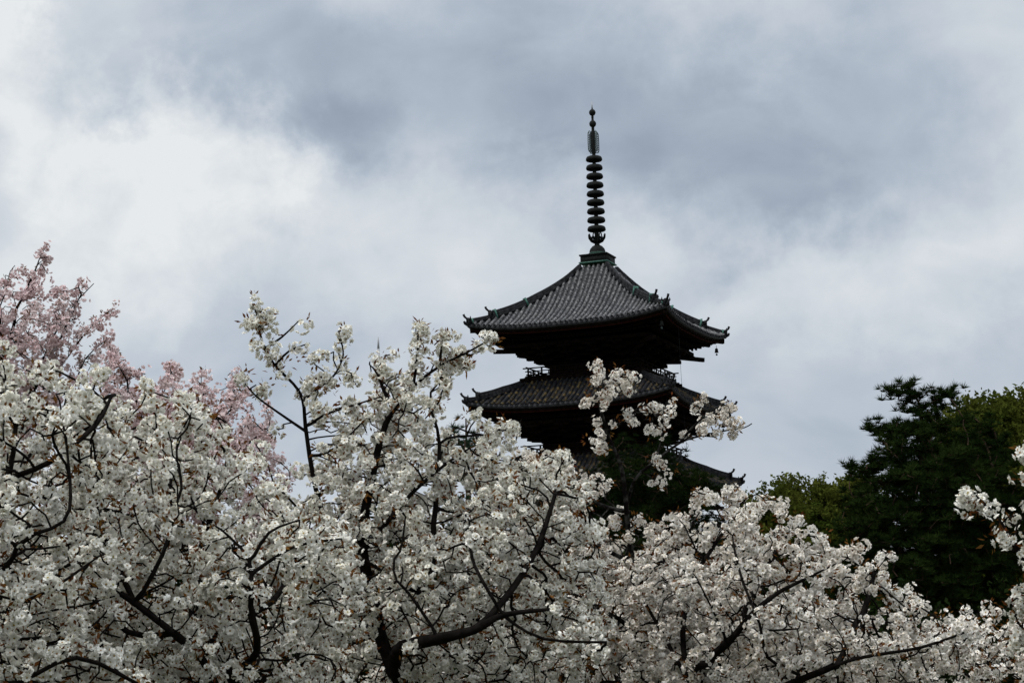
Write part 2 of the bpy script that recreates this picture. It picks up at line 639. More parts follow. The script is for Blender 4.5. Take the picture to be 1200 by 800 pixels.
    # soffit boards close the gap above the rafters
    for k in range(4):
        V, F = [], []
        for i in range(nu + 1):
            u = -1 + 2 * i / nu
            x, y, z = surf(u, 0)
            f_ = (H - .15) / H
            V.append((*side(k, x * f_, y * f_), z - .19))
            V.append((*side(k, x * .50, y * .50), z - .19 + H * .42 * .20))
        for i in range(nu):
            F.append((2 * i, 2 * i + 1, 2 * i + 3, 2 * i + 2))
        ea.add(V, F)
    # hip rafters
    for k in range(4):
        x, y, z = surf(1, 0)
        for f0, dz, ln in ((.975, -.42, .5), (.86, -.66, .35)):
            a = Vector((*side(k, x * f0, y * f0), z + dz + .05))
            b = Vector((*side(k, 3.0, -3.0), z + dz + .35))
            ea.beam(b, a, .22, .26)
    ea.build('eave_rafters', M['wood'], rf)
    rd.build('eave_board', M['wood_red'], rf)
    return rf, surf


def storey(level, zc, H, body_h, balc_h, zfloor, ztop_body):
    """walls, bracket complexes and the balcony of one storey"""
    w = MB()
    hb = body_h
    w.box((0, 0, (zfloor + ztop_body) / 2), (2 * hb - .1, 2 * hb - .1, ztop_body - zfloor))
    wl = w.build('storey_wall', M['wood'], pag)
    c = MB()
    for k in range(4):
        for i in range(4):
            xx = -hb + 2 * hb * i / 3
            if i == 3: continue
            x, y = side(k, xx, -hb)
            c.lathe([(.14, zfloor), (.14, ztop_body)], 10, (x, y, 0))
        for zz in (zfloor + .15, ztop_body - .35, ztop_body - .08):
            a = side(k, -hb, -hb - .03); b = side(k, hb, -hb - .03)
            c.beam((*a, zz), (*b, zz), .14, .16)
    c.build('pillars', M['wood'], wl)
    for k in range(4):
        for s2 in (-1, 1):
            p = MB()
            x, y = side(k, s2 * hb * .667, -hb - .012 + .03)
            p.box((x, y, (zfloor + ztop_body) / 2), (hb * .42, .06, (ztop_body - zfloor) * .55), R(90) * (k % 2))
            p.build('window_lattice', M['wood_red'], wl)
    # bracket complexes, three steps
    b = MB()
    z0 = ztop_body
    zt = zc - .42 - .75
    step = (zt - z0) / 4
    reach = 1.95
    for k in range(4):
        for st in range(4):
            yy = -(hb + reach * st / 3)
            zz = z0 + step * (st + .8)
            hw = hb + reach * st / 3 + .08
            a = side(k, -hw, yy); e_ = side(k, hw, yy)
            b.beam((*a, zz), (*e_, zz), .17, .20)
            if st < 3:
                # closing board between the steps (coved ceiling)
                y2 = -(hb + reach * (st + 1) / 3)
                q = [side(k, -abs(yy), yy), side(k, abs(yy), yy), side(k, abs(y2), y2), side(k, -abs(y2), y2)]
                V = [(*q[0], zz + .08), (*q[1], zz + .08), (*q[2], zz + step + .08), (*q[3], zz + step + .08)]
                V += [(v[0], v[1], v[2] + .06) for v in V]
                b.add(V, [(0, 1, 2, 3), (7, 6, 5, 4), (0, 4, 5, 1), (3, 2, 6, 7)])
        for i in range(4):
            xx = -hb + 2 * hb * i / 3
            for st in range(1, 4):
                yy = -(hb + reach * st / 3)
                zz = z0 + step * (st + .15)
                a = side(k, xx, -hb + .1); e_ = side(k, xx, yy - .12)
                b.beam((*a, zz - .12), (*e_, zz - .05), .13, .17)
                for dx in (-.34, 0, .34):
                    x, y = side(k, xx + dx, yy)
                    b.box((x, y, zz + .12), (.17, .17, .13))
                a = side(k, xx - .42, yy); e_ = side(k, xx + .42, yy)
                b.beam((*a, zz), (*e_, zz), .12, .13)
        for st in range(1, 4):           # diagonal arms at the corners
            q = hb + reach * st / 3 + .10
            zz = z0 + step * (st + .05)
            b.beam((*side(k, hb - .1, -hb + .1), zz - .1), (*side(k, q, -q), zz), .16, .20)
        q = hb + reach + .55
        b.beam((*side(k, hb, -hb), z0 + step * 3.4), (*side(k, q, -q), z0 + step * 2.75), .17, .24)
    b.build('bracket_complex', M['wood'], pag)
    if balc_h:
        d = MB()
        zf = zfloor
        for k in range(4):
            a = side(k, -balc_h, -balc_h + .3); e_ = side(k, balc_h, -balc_h + .3)
            d.box((*side(k, 0, -(balc_h + hb) / 2), zf - .04), (2 * balc_h if k % 2 == 0 else balc_h - hb, balc_h - hb if k % 2 == 0 else 2 * balc_h, .08 + .004 * k))
            a = side(k, -balc_h - .18, -balc_h + .12); e_ = side(k, balc_h + .18, -balc_h + .12)
            d.beam((*a, zf - .20), (*e_, zf - .20), .20, .22 + .01 * (k % 2))
            a = side(k, -balc_h - .0, -balc_h + .5); e_ = side(k, balc_h + .0, -balc_h + .5)
            d.beam((*a, zf - .42), (*e_, zf - .42), .22, .24 + .01 * (k % 2))
            for i in range(-6, 7):
                a = side(k, i * balc_h / 6.5, -balc_h - .02); e_ = side(k, i * balc_h / 6.5, -hb)
                d.beam((*a, zf - .12), (*e_, zf - .12), .12, .12)
            a = side(k, balc_h + .22, -balc_h - .22)
            d.beam((*side(k, hb, -hb), zf - .26), (*a, zf - .26), .2, .24)
        bl = d.build('balcony', M['wood'], pag)
        r = MB()
        rh = balc_h - .14
        for k in range(4):
            for zz, ov, th in ((.08, .12, .07), (.28, .18, .05), (.47, .32, .065)):
                pts = []
                for j in range(13):
                    s_ = -1 + 2 * j / 12
                    lift = .10 * max(0, abs(s_) - .86) / .14 if zz > .5 else 0
                    pts.append((*side(k, s_ * (rh + ov), -rh), zf + zz + lift))
                for j in range(12):
                    r.beam(pts[j], pts[j + 1], th, th)
            for i in range(-4, 5):
                x, y = side(k, i * rh / 4, -rh)
                r.box((x, y, zf + .24), (.08, .08, .48))
                if i < 4:
                    x, y = side(k, (i + .5) * rh / 4, -rh)
                    r.box((x, y, zf + .18), (.05, .05, .22))
        r.build('railing', M['wood'], bl)


EAVES = {5: (5.77, 19.88), 4: (5.93, 15.43), 3: (6.17, 11.14), 2: (6.65, 6.95), 1: (6.90, 2.75)}
for lv in (5, 4, 3, 2, 1):
    H, z = EAVES[lv]
    zc = z + CAMZ
    if lv == 5:
        roof(lv, H, zc, .74, 23.52 + CAMZ)
    else:
        nb = {4: 3.30, 3: 3.50, 2: 3.70, 1: 3.90}[lv]
        roof(lv, H, zc, nb, zc + 1.28)
    hb = {5: 2.25, 4: 2.65, 3: 2.85, 2: 3.05, 1: 3.25}[lv]
    if lv > 1:
        storey(lv, zc, H, hb, {5: 3.42, 4: 3.62, 3: 3.82, 2: 4.02}[lv], zc - 2.86, zc - 2.28)
    else:
        storey(lv, zc, H, hb, 0, .9, zc - 1.95)
# inner core so no sky shows through the stack
mb = MB()
for lv in (5, 4, 3, 2):
    H, z = EAVES[lv]
    zc = z + CAMZ
    mb.box((0, 0, zc - 2.7), (4.6, 4.6, 2.2))
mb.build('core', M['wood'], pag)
mb = MB()
mb.box((0, 0, .2), (11.4, 11.4, .9))
mb.box((0, 0, .70), (11.0, 11.0, .14))
for k in range(4):
    for j in range(4):
        x, y = side(k, 0, -(5.7 + .15 + .3 * j))
        mb.box((x, y, .32 - .18 * j / 2 * 1.0), (2.4 if k % 2 == 0 else .3, .3 if k % 2 == 0 else 2.4, .7 - .18 * j))
mb.build('stone_podium', M['stone'], pag)

# ---- spire
Z = lambda y: 33.37 - (y - 122) * .0514 + CAMZ
sp_ = MB()
sp_.box((0, 0, 23.98 + CAMZ - .02), (1.58, 1.58, .44))
sp_.box((0, 0, 24.21 + CAMZ), (1.70, 1.70, .08))
sp_.box((0, 0, 23.80 + CAMZ), (1.68, 1.68, .05))
spire = sp_.build('spire', M['bronze'], pag)
q = MB()
q.box((0, 0, 23.755 + CAMZ), (1.76, 1.76, .05)); q.lathe([(.50, Z(298)), (.52, Z(298) + .06), (.50, Z(298) + .09)], 24)
q.build('copper_trim', M['copper'], spire)
q = MB()
zb = Z(298) + .02
q.lathe([(.50, zb), (.53, zb + .05), (.47, zb + .06), (.47, zb + .16), (.42, zb + .32), (.30, zb + .46), (.16, zb + .54), (.13, zb + .62), (.20, zb + .66), (.27, zb + .72), (.14, zb + .78), (.12, Z(268))], 28)
q.build('inverted_bowl', M['bronze'], spire, True)
q = MB()
zl = zb + .68
for i in range(8):         # open lotus petals, curled
    a = 2 * PI * i / 8
    c_, s_ = math.cos(a), math.sin(a)
    for off in (-.20, .20):
        a2 = a + off
        q.tube([(.14 * c_, .14 * s_, zl), (.34 * math.cos(a2), .34 * math.sin(a2), zl + .10), (.47 * math.cos(a2), .47 * math.sin(a2), zl + .30), (.50 * math.cos(a + off * .4), .50 * math.sin(a + off * .4), zl + .48), (.45 * c_, .45 * s_, zl + .52)], [.05, .045, .04, .035, .02], 6)
    q.tube([(.30 * c_, .30 * s_, zl + .12), (.36 * c_, .36 * s_, zl + .26), (.31 * c_, .31 * s_, zl + .36)], [.05, .05, .02], 6)
q.build('lotus_petals', M['bronze'], spire, True)
q = MB()
q.tube([(0, 0, Z(290)), (0, 0, Z(200)), (0, 0, Z(150)), (0, 0, Z(128))], [.13, .11, .085, .05], 12)
q.build('shaft', M['bronze'], spire, True)
for i in range(9):
    q = MB()
    zz = Z(186.6) - i * .5235
    ro = .475 + .055 * i / 8
    # hoop: rounded band, open between it and the hub, spokes inside
    q.lathe([(ro - .13, -.10), (ro - .03, -.13), (ro + .01, -.08), (ro, .02), (ro - .05, .11), (ro - .12, .14), (ro - .15, .10), (ro - .14, 0)], 32, (0, 0, zz), closed=True)
    q.lathe([(.11, -.19), (.16, -.17), (.17, -.02), (.15, .12), (.11, .17)], 16, (0, 0, zz))
    for j in range(8):
        a = 2 * PI * j / 8 + .2
        q.beam((.13 * math.cos(a), .13 * math.sin(a), zz - .03), ((ro - .1) * math.cos(a), (ro - .1) * math.sin(a), zz - .03), .05, .13)
    q.build('ring', M['bronze'], spire, True)
q = MB()
q.lathe([(.09, Z(182)), (.14, Z(178)), (.155, Z(166)), (.14, Z(156)), (.07, Z(152))], 14)
q.build('flame_core', M['bronze'], spire, True)
# water-flame ornament, four pierced blades
z0_, z1_ = Z(179.5), Z(153.8)
for kk in range(4):
    q = MB()
    a = PI / 4 + kk * PI / 2 + .15
    ca, sa = math.cos(a), math.sin(a)
    def P3(r_, t): return (r_ * ca, r_ * sa, z0_ + (z1_ - z0_) * t)
    q.tube([P3(.06, .0), P3(.30, .02), P3(.37, .12), P3(.38, .5), P3(.36, .88), P3(.28, .97), P3(.22, 1.0)], [.03, .03, .03, .03, .03, .025, .015], 5)
    for t0 in np.linspace(.05, .85, 9):
        q.tube([P3(.07, t0), P3(.17, t0 + .03), P3(.22, t0 + .08), P3(.19, t0 + .12), P3(.14, t0 + .09)], [.024, .022, .018, .016, .01], 5)
        q.tube([P3(.37, t0), P3(.31, t0 + .02), P3(.27, t0 + .07), P3(.31, t0 + .10)], [.02, .018, .016, .008], 5)
    q.build('water_flame', M['patina'], spire, True)
for yy, rr in ((145.5, .205), (132.2, .195)):
    q = MB()
    zc_ = Z(yy)
    q.lathe([(.05, -.34), (.09, -.28), (.06, -.22)] + [(rr * math.cos(t), rr * math.sin(t) * 1.05) for t in np.linspace(-1.3, 1.3, 11)] + [(.05, .24)], 20, (0, 0, zc_))
    q.build('jewel', M['bronze'], spire, True)
q = MB()
q.tube([(0, 0, Z(129)), (0, 0, Z(119))], [.05, .015], 8)
q.build('lightning_rod', M['pole'], spire, True)
# ---- lightning cable hung from a bracket under the top roof
q = MB()
ci = pag.matrix_basis
INV = (Matrix.Translation((PX, PY, 0)) @ Matrix.Rotation(PROT, 4, 'Z')).inverted()
def pl(px, py, d): return INV @ at(px, py, d)
# distances of the +X side eave of the roofs
e5 = pl(795, 380, 113.6)
q.tube([pl(782, 377, 113.2), pl(789, 377, 113.3), e5], .022, 6)
q.tube([e5, pl(797, 420, 113.4), pl(799, 452, 113.3), pl(805.5, 537, 113.0), pl(812, 640, 112.6), (e5.x * 1.06, e5.y * 1.06, .1)], .010, 6)
q.build('lightning_cable', M['ridge'], pag)

# ---- wind bells (hang from the hip rafters: things of their own)
def bell_mesh():
    q = MB()
    q.tube([(0, 0, 0), (0, 0, -.22)], .018, 6)
    q.lathe([(.02, -.20), (.10, -.24), (.125, -.34), (.13, -.46), (.17, -.56), (.15, -.56), (.10, -.45), (.02, -.28)], 12)
    return q
bell0 = None
PM = Matrix.Translation((PX, PY, 0)) @ Matrix.Rotation(PROT, 4, 'Z')
bn = {0: 'right', 3: 'near', 2: 'left'}
BLAB = {(5, 1): 'small dark wind bell hanging from the right corner of the top pagoda roof',
        (5, 0): 'small greenish wind bell under the near corner of the top pagoda roof',
        (4, 1): 'wind bell under the right corner of the second pagoda roof, half behind blossom',
        (4, 0): 'wind bell under the near corner of the second roof, just below the balcony corner',
        (3, 1): 'wind bell under the right corner of the lowest visible pagoda roof'}
for lv in (5, 4, 3):
    H, z = EAVES[lv]
    for k in (0, 1):
        if (lv, k) not in BLAB: continue
        x, y = side(k, H * .93, -H * .93)
        p = PM @ Vector((x, y, z + CAMZ - .62))
        if bell0 is None:
            bell0 = empty('wind_bell', p)
            bell_mesh().build('bell_body', M['bronze'], bell0, True)
            q = MB()
            q.tube([(0, 0, -.4), (0, 0, -.66)], .012, 5)
            q.box((0, 0, -.72), (.14, .015, .14))
            q.build('clapper', M['patina'], bell0)
            bo = bell0
        else:
            bo = bell0.copy(); COL.objects.link(bo)
            for ch in bell0.children:
                c2 = ch.copy(); COL.objects.link(c2); c2.parent = bo
        bo.location = p
        bo.scale = (.75, .75, .75)
        tag(bo, BLAB[(lv, k)], 'wind bell', 'wind bells at the pagoda roof corners')

# ================================================================== CHERRY TREES
RS = np.random.RandomState(11)


def rot_to(d, spin):
    """matrix whose Z column is d"""
    d = d / np.linalg.norm(d)
    a = np.array([1., 0, 0]) if abs(d[0]) < .8 else np.array([0, 1., 0])
    x = np.cross(a, d); x /= np.linalg.norm(x)
    y = np.cross(d, x)
    c, s_ = math.cos(spin), math.sin(spin)
    return np.stack([x * c + y * s_, -x * s_ + y * c, d], 1)


def flower(rs, lod):
    """one blossom, axis +Z, unit = metres.  returns V, quads, material index"""
    V, F, Mi = [], [], []
    layers = ((0.0215, .50, 0.0, 5), (0.0165, 1.0, .6, 5)) if lod == 0 else ((0.0215, .62, 0.0, 5),)
    for rad, cup, ph, n in layers:
        for i in range(n if ph == 0 else 3):
            a = ph + 2 * PI * i / (n if ph == 0 else 3) + rs.uniform(-.12, .12)
            w = 2 * PI / n * .56
            cu = cup * rs.uniform(.75, 1.3)
            r_ = rad * rs.uniform(.9, 1.08)
            b = len(V)
            def pt(rr, da, lift=0):
                return (rr * math.cos(a + da), rr * math.sin(a + da), rr * cu * .75 + lift - .004)
            V += [(0, 0, -.006), pt(r_ * .62, -w, .001), pt(r_ * .98, -w * .45, 0), pt(r_ * .90, 0, -.0015),
                  pt(r_ * .98, w * .45, 0), pt(r_ * .62, w, .001)]
            F += [(b, b + 1, b + 2, b + 3), (b, b + 3, b + 4, b + 5)]
            Mi += [0, 0]
    b = len(V)
    rc = .0056
    for i in range(4):
        a = 2 * PI * i / 4
        V.append((rc * math.cos(a), rc * math.sin(a), .0055 if lod == 0 else .003))
    V.append((0, 0, .0095 if lod == 0 else .0065))
    V.append((0, 0, -.002))
    F += [(b, b + 1, b + 4, b + 3), (b + 1, b + 2, b + 3, b + 4)]
    Mi += [1, 1]
    return np.array(V), np.array(F), np.array(Mi)


def cluster(rs, lod, n):
    Vs, Fs, Ms = [], [], []
    b = 0
    stretch = np.array([rs.uniform(.75, 1.1), rs.uniform(.8, 1.1), rs.uniform(1.0, 1.55)])
    for i in range(n):
        z = 1 - 2 * (i + .5) / n
        ph = i * 2.39996 + rs.uniform(-.5, .5)
        r_ = math.sqrt(1 - z * z)
        d = np.array([r_ * math.cos(ph), r_ * math.sin(ph), z]) + rs.normal(0, .22, 3)
        d /= np.linalg.norm(d)
        v, f, mm = flower(rs, lod)
        R_ = rot_to(d + rs.normal(0, .25, 3), rs.uniform(0, 6.28))
        s_ = rs.uniform(.82, 1.12)
        p = d * rs.uniform(.020, .055) * stretch
        Vs.append(v @ R_.T * s_ + p)
        Fs.append(f + b); Ms.append(mm)
        b += len(v)
    return np.concatenate(Vs), np.concatenate(Fs), np.concatenate(Ms)


def leafspray(rs, n):
    Vs, Fs = [], []
    for i in range(n):
        d = rs.normal(0, 1, 3); d[2] = abs(d[2]) * .7 + .15
        d /= np.linalg.norm(d)
        R_ = rot_to(d, rs.uniform(0, 6.28))
        l = rs.uniform(.022, .042); w = l * .19
        v = np.array([(0, 0, 0), (w, 0, l * .45), (0, .004, l), (-w, 0, l * .45)])
        Vs.append(v @ R_.T + d * rs.uniform(.016, .044))
        Fs.append(np.arange(4) + 4 * i)
    return np.concatenate(Vs), np.array(Fs)


TPL = {}
for lod, n in ((0, 15), (1, 12)):
    TPL[lod] = [cluster(RS, lod, n + RS.randint(-7, 5)) for _ in range(16)]
LTP = [leafspray(RS, n) for n in (6, 9, 11, 7, 8)]


def rand_rots(rs, n):
    q = rs.normal(0, 1, (n, 4))
    q /= np.linalg.norm(q, axis=1)[:, None]
    w, x, y, z = q.T
    return np.stack([1 - 2 * (y * y + z * z), 2 * (x * y - z * w), 2 * (x * z + y * w),
                     2 * (x * y + z * w), 1 - 2 * (x * x + z * z), 2 * (y * z - x * w),
                     2 * (x * z - y * w), 2 * (y * z + x * w), 1 - 2 * (x * x + y * y)], 1).reshape(n, 3, 3)


def scatter(rs, tpls, P, scale, with_m=True):
    """copies of the templates at P as one vertex/face set"""
    Vs, Fs, Ms = [], [], []
    b = 0
    which = rs.randint(0, len(tpls), len(P))
    for k, tp in enumerate(tpls):
        sel = np.where(which == k)[0]
        if len(sel) == 0: continue
        Rm = rand_rots(rs, len(sel)) * (scale * rs.uniform(.82, 1.18, len(sel)))[:, None, None]
        v = np.einsum('nij,vj->nvi', Rm, tp[0]) + P[sel][:, None, :]
        nv = tp[0].shape[0]
        f = tp[1][None] + (np.arange(len(sel)) * nv)[:, None, None] + b
        Vs.append(v.reshape(-1, 3)); Fs.append(f.reshape(-1, tp[1].shape[1]))
        if with_m: Ms.append(np.tile(tp[2], len(sel)))
        b += nv * len(sel)
    return np.concatenate(Vs), np.concatenate(Fs), (np.concatenate(Ms) if with_m else None)


def poly_dist(P, poly):
    """inside mask and distance to the outline, pixels"""
    poly = np.asarray(poly, float)
    A, B = poly, np.roll(poly, -1, 0)
    x, y = P[:, 0:1], P[:, 1:2]
    cond = ((A[:, 1] > y) != (B[:, 1] > y))
    dy = (B[:, 1] - A[:, 1]); dy = np.where(dy == 0, 1e-9, dy)
    xi = (B[:, 0] - A[:, 0]) * (y - A[:, 1]) / dy + A[:, 0]
    ins = (cond & (x < xi)).sum(1) % 2 == 1
    d = B - A
    t = ((x - A[:, 0]) * d[:, 0] + (y - A[:, 1]) * d[:, 1]) / ((d ** 2).sum(1) + 1e-9)
    t = np.clip(t, 0, 1)
    dd = np.hypot(A[:, 0] + t * d[:, 0] - x, A[:, 1] + t * d[:, 1] - y).min(1)
    return ins, dd


C0 = np.array([0, 0, CAMZ]); FW = np.array(FWD); RG = np.array(RGT); UP = np.array(UPV)


def at_np(px, py, d):
    px, py, d = (np.asarray(a, float) for a in (px, py, d))
    v = FW + RG * ((px - 600) / FOC)[..., None] - UP * ((py - 400) / FOC)[..., None]
    return C0 + v * d[..., None]


def sample_region(rs, poly, D, thick, dens):
    """points in the crown volume: outline at depth D, thickness grows inwards"""
    poly = np.asarray(poly, float)
    lo, hi = poly.min(0), poly.max(0)
    s_ = D / FOC
    n = int((hi[0] - lo[0]) * (hi[1] - lo[1]) * s_ * s_ * 2 * thick * dens)
    P = rs.uniform(lo, hi, (n, 2))
    ins, dd = poly_dist(P, poly)
    w = rs.uniform(-1, 1, n)
    lim = np.sqrt(np.clip(dd * s_ / (thick * .8), .02, 1))
    keep = ins & (np.abs(w) < lim)
    return at_np(P[keep, 0], P[keep, 1], D + w[keep] * thick)


def grow(rs, seeds, attr, step=.07, infl=1.0, kill=.12, iters=70, up=.12):
    """space colonisation; seeds = (points, parents)"""
    pts = [np.array(p) for p in seeds[0]]
    par = list(seeds[1])
    A = attr.copy()
    P = np.array(pts)
    best = np.full(len(A), 1e9); bi = np.zeros(len(A), int)
    def upd(lo):
        nonlocal best, bi
        Q = np.array(pts[lo:])
        for s0 in range(0, len(Q), 400):
            q = Q[s0:s0 + 400]
            d = np.linalg.norm(A[:, None] - q[None], axis=2)
            j = d.argmin(1); dm = d[np.arange(len(A)), j]
            w = dm < best
            best[w] = dm[w]; bi[w] = j[w] + lo + s0
    upd(0)
    nch = {}
    for it in range(iters):
        act = best < (infl if it > 6 else 3.0)
        if not act.any(): break
        lo = len(pts)
        acc = np.zeros((lo, 3)); cnt = np.zeros(lo)
        PP = np.array(pts)
        dv = A[act] - PP[bi[act]]
        dv /= np.linalg.norm(dv, axis=1)[:, None] + 1e-9
        np.add.at(acc, bi[act], dv)
        np.add.at(cnt, bi[act], 1)
        ids = np.where(cnt > 0)[0]
        new = 0
        for i in ids:
            if nch.get(i, 0) > 3: continue
            d = acc[i] / cnt[i]
            if par[i] >= 0:
                pd = PP[i] - PP[par[i]]; pd /= np.linalg.norm(pd) + 1e-9
                d = d + pd * .35
            d = d + rs.normal(0, .20, 3) + np.array([0, 0, up])
            d /= np.linalg.norm(d) + 1e-9
            pts.append(PP[i] + d * step); par.append(int(i)); nch[i] = nch.get(i, 0) + 1
            new += 1
        if new == 0: break
        upd(lo)
        keep = best > kill
        # also drop attractors whose node is saturated
        keep &= np.array([nch.get(int(b_), 0) <= 3 or best[n_] > kill * 2.2 for n_, b_ in enumerate(bi)])
        A, best, bi = A[keep], best[keep], bi[keep]
        if len(A) == 0: break
    return np.array(pts), np.array(par)


def add_spurs(rs, P, par, regions, D, md, reach, th_max):
    """short spurs that carry blossom or needles evenly along the slender arms"""
    P = list(P); par = list(par); made = []
    n0 = len(P)
    PP = np.array(P)
    got = []
    for poly, Dd, th, dn in regions:
        if th is None or th > th_max: continue
        A = sample_region(rs, poly, Dd or D, th, dn)
        for a in A:
            if got and np.min(np.linalg.norm(np.array(got) - a, axis=1)) < md: continue
            d = np.linalg.norm(PP - a, axis=1)
            j = int(d.argmin())
            if d[j] > reach: continue
            got.append(a)
            if d[j] > md * .6:
                mid = (PP[j] + a) / 2 + rs.normal(0, md * .12, 3)
                P.append(mid); par.append(j); j = len(P) - 1
            P.append(a); par.append(j); made.append(len(P) - 1)
    return np.array(P), np.array(par), made


def tubes(P, par, rad, sel, sides=5):
    """frusta for the edges in sel"""
    a = P[par[sel]]; b = P[sel]
    ra = np.minimum(rad[par[sel]], rad[sel] * 1.25); rb = rad[sel]
    d = b - a
    ln = np.linalg.norm(d, axis=1)[:, None] + 1e-9
    d = d / ln
    a = a - d * rb[:, None] * .35
    ref = np.where(np.abs(d[:, 2:3]) < .9, np.array([[0, 0, 1.]]), np.array([[1., 0, 0]]))
    x = np.cross(ref, d); x /= np.linalg.norm(x, axis=1)[:, None]
    y = np.cross(d, x)
    t = np.arange(sides) * 2 * PI / sides
    c, s_ = np.cos(t), np.sin(t)
    ring = x[:, None] * c[None, :, None] + y[:, None] * s_[None, :, None]
    V = np.concatenate([a[:, None] + ring * ra[:, None, None], b[:, None] + ring * rb[:, None, None]], 1)
    n = len(sel)
    base = (np.arange(n) * 2 * sides)[:, None]
    F = []
    for k in range(sides):
        k2 = (k + 1) % sides
        F.append(np.concatenate([base + k, base + k2, base + sides + k2, base + sides + k], 1))
    return V.reshape(-1, 3), np.concatenate(F)


def split_branches(Pl, par, rad, big_, sm, mat, root, sides):
    """the trunk mesh, and one mesh for every branch system that leaves it"""
    small = np.zeros(len(Pl), bool); small[sm] = True
    comp = np.full(len(Pl), -1)
    for i in range(len(Pl)):
        if small[i]:
            comp[i] = comp[par[i]] if small[par[i]] else i
    ids, cnt = np.unique(comp[sm], return_counts=True)
    tiny = ids[cnt < max(40, .03 * len(sm))]
    tm = np.isin(comp, tiny) & small
    tr = np.concatenate([big_, np.where(tm)[0]])
    v, f = tubes(Pl, par, rad, tr, 9)
    npmesh('trunk', v, f, mat, root, smooth=True)
    for c in ids:
        if c in tiny: continue
        sel = np.where((comp == c) & small)[0]
        v, f = tubes(Pl, par, rad, sel, sides)
        npmesh('branch', v, f, mat, root, smooth=True)


def skeleton(rs, base, limbs, D, jit=.016, seg=.08, rsc=.8):
    """limbs: lists of (px, py[, depth]) ; first starts at the trunk base"""
    pts = [np.array(base, float)]; par = [-1]; lim = [0.0]
    first = True
    for li, l in enumerate(limbs):
        r0, r1 = (.012, .0035)
        if isinstance(l, tuple): l, r0, r1 = l
        W_ = [np.array(at(p[0], p[1], p[2] if len(p) > 2 else D)) for p in l]
        if len(W_) > 2:
            Q = [W_[0]] + W_ + [W_[-1]]
            W2 = [W_[0]]
            for a in range(1, len(Q) - 2):
                p0, p1, p2, p3 = Q[a - 1:a + 3]
                for t in (1 / 3, 2 / 3, 1.0):
                    W2.append(.5 * (2 * p1 + (p2 - p0) * t + (2 * p0 - 5 * p1 + 4 * p2 - p3) * t * t + (3 * p1 - p0 - 3 * p2 + p3) * t ** 3))
            W_ = W2
        if first:
            cur = 0; first = False
        else:
            d = np.linalg.norm(np.array(pts) - W_[0], axis=1)
            cur = int(d.argmin())
        for wi, w in enumerate(W_):
            st = pts[cur]
            v = w - st
            if np.linalg.norm(v) < .02: continue
            n = max(1, int(np.linalg.norm(v) / seg))
            for k in range(1, n + 1):
                p = st + v * k / n + (rs.normal(0, jit, 3) if k < n else 0)
                pts.append(p); par.append(cur); lim.append(rsc * r0 + rsc * (r1 - r0) * max(0, wi - 1 + k / n) / max(1, len(W_) - 1) if wi else rsc * r0); cur = len(pts) - 1
    return pts, par, lim


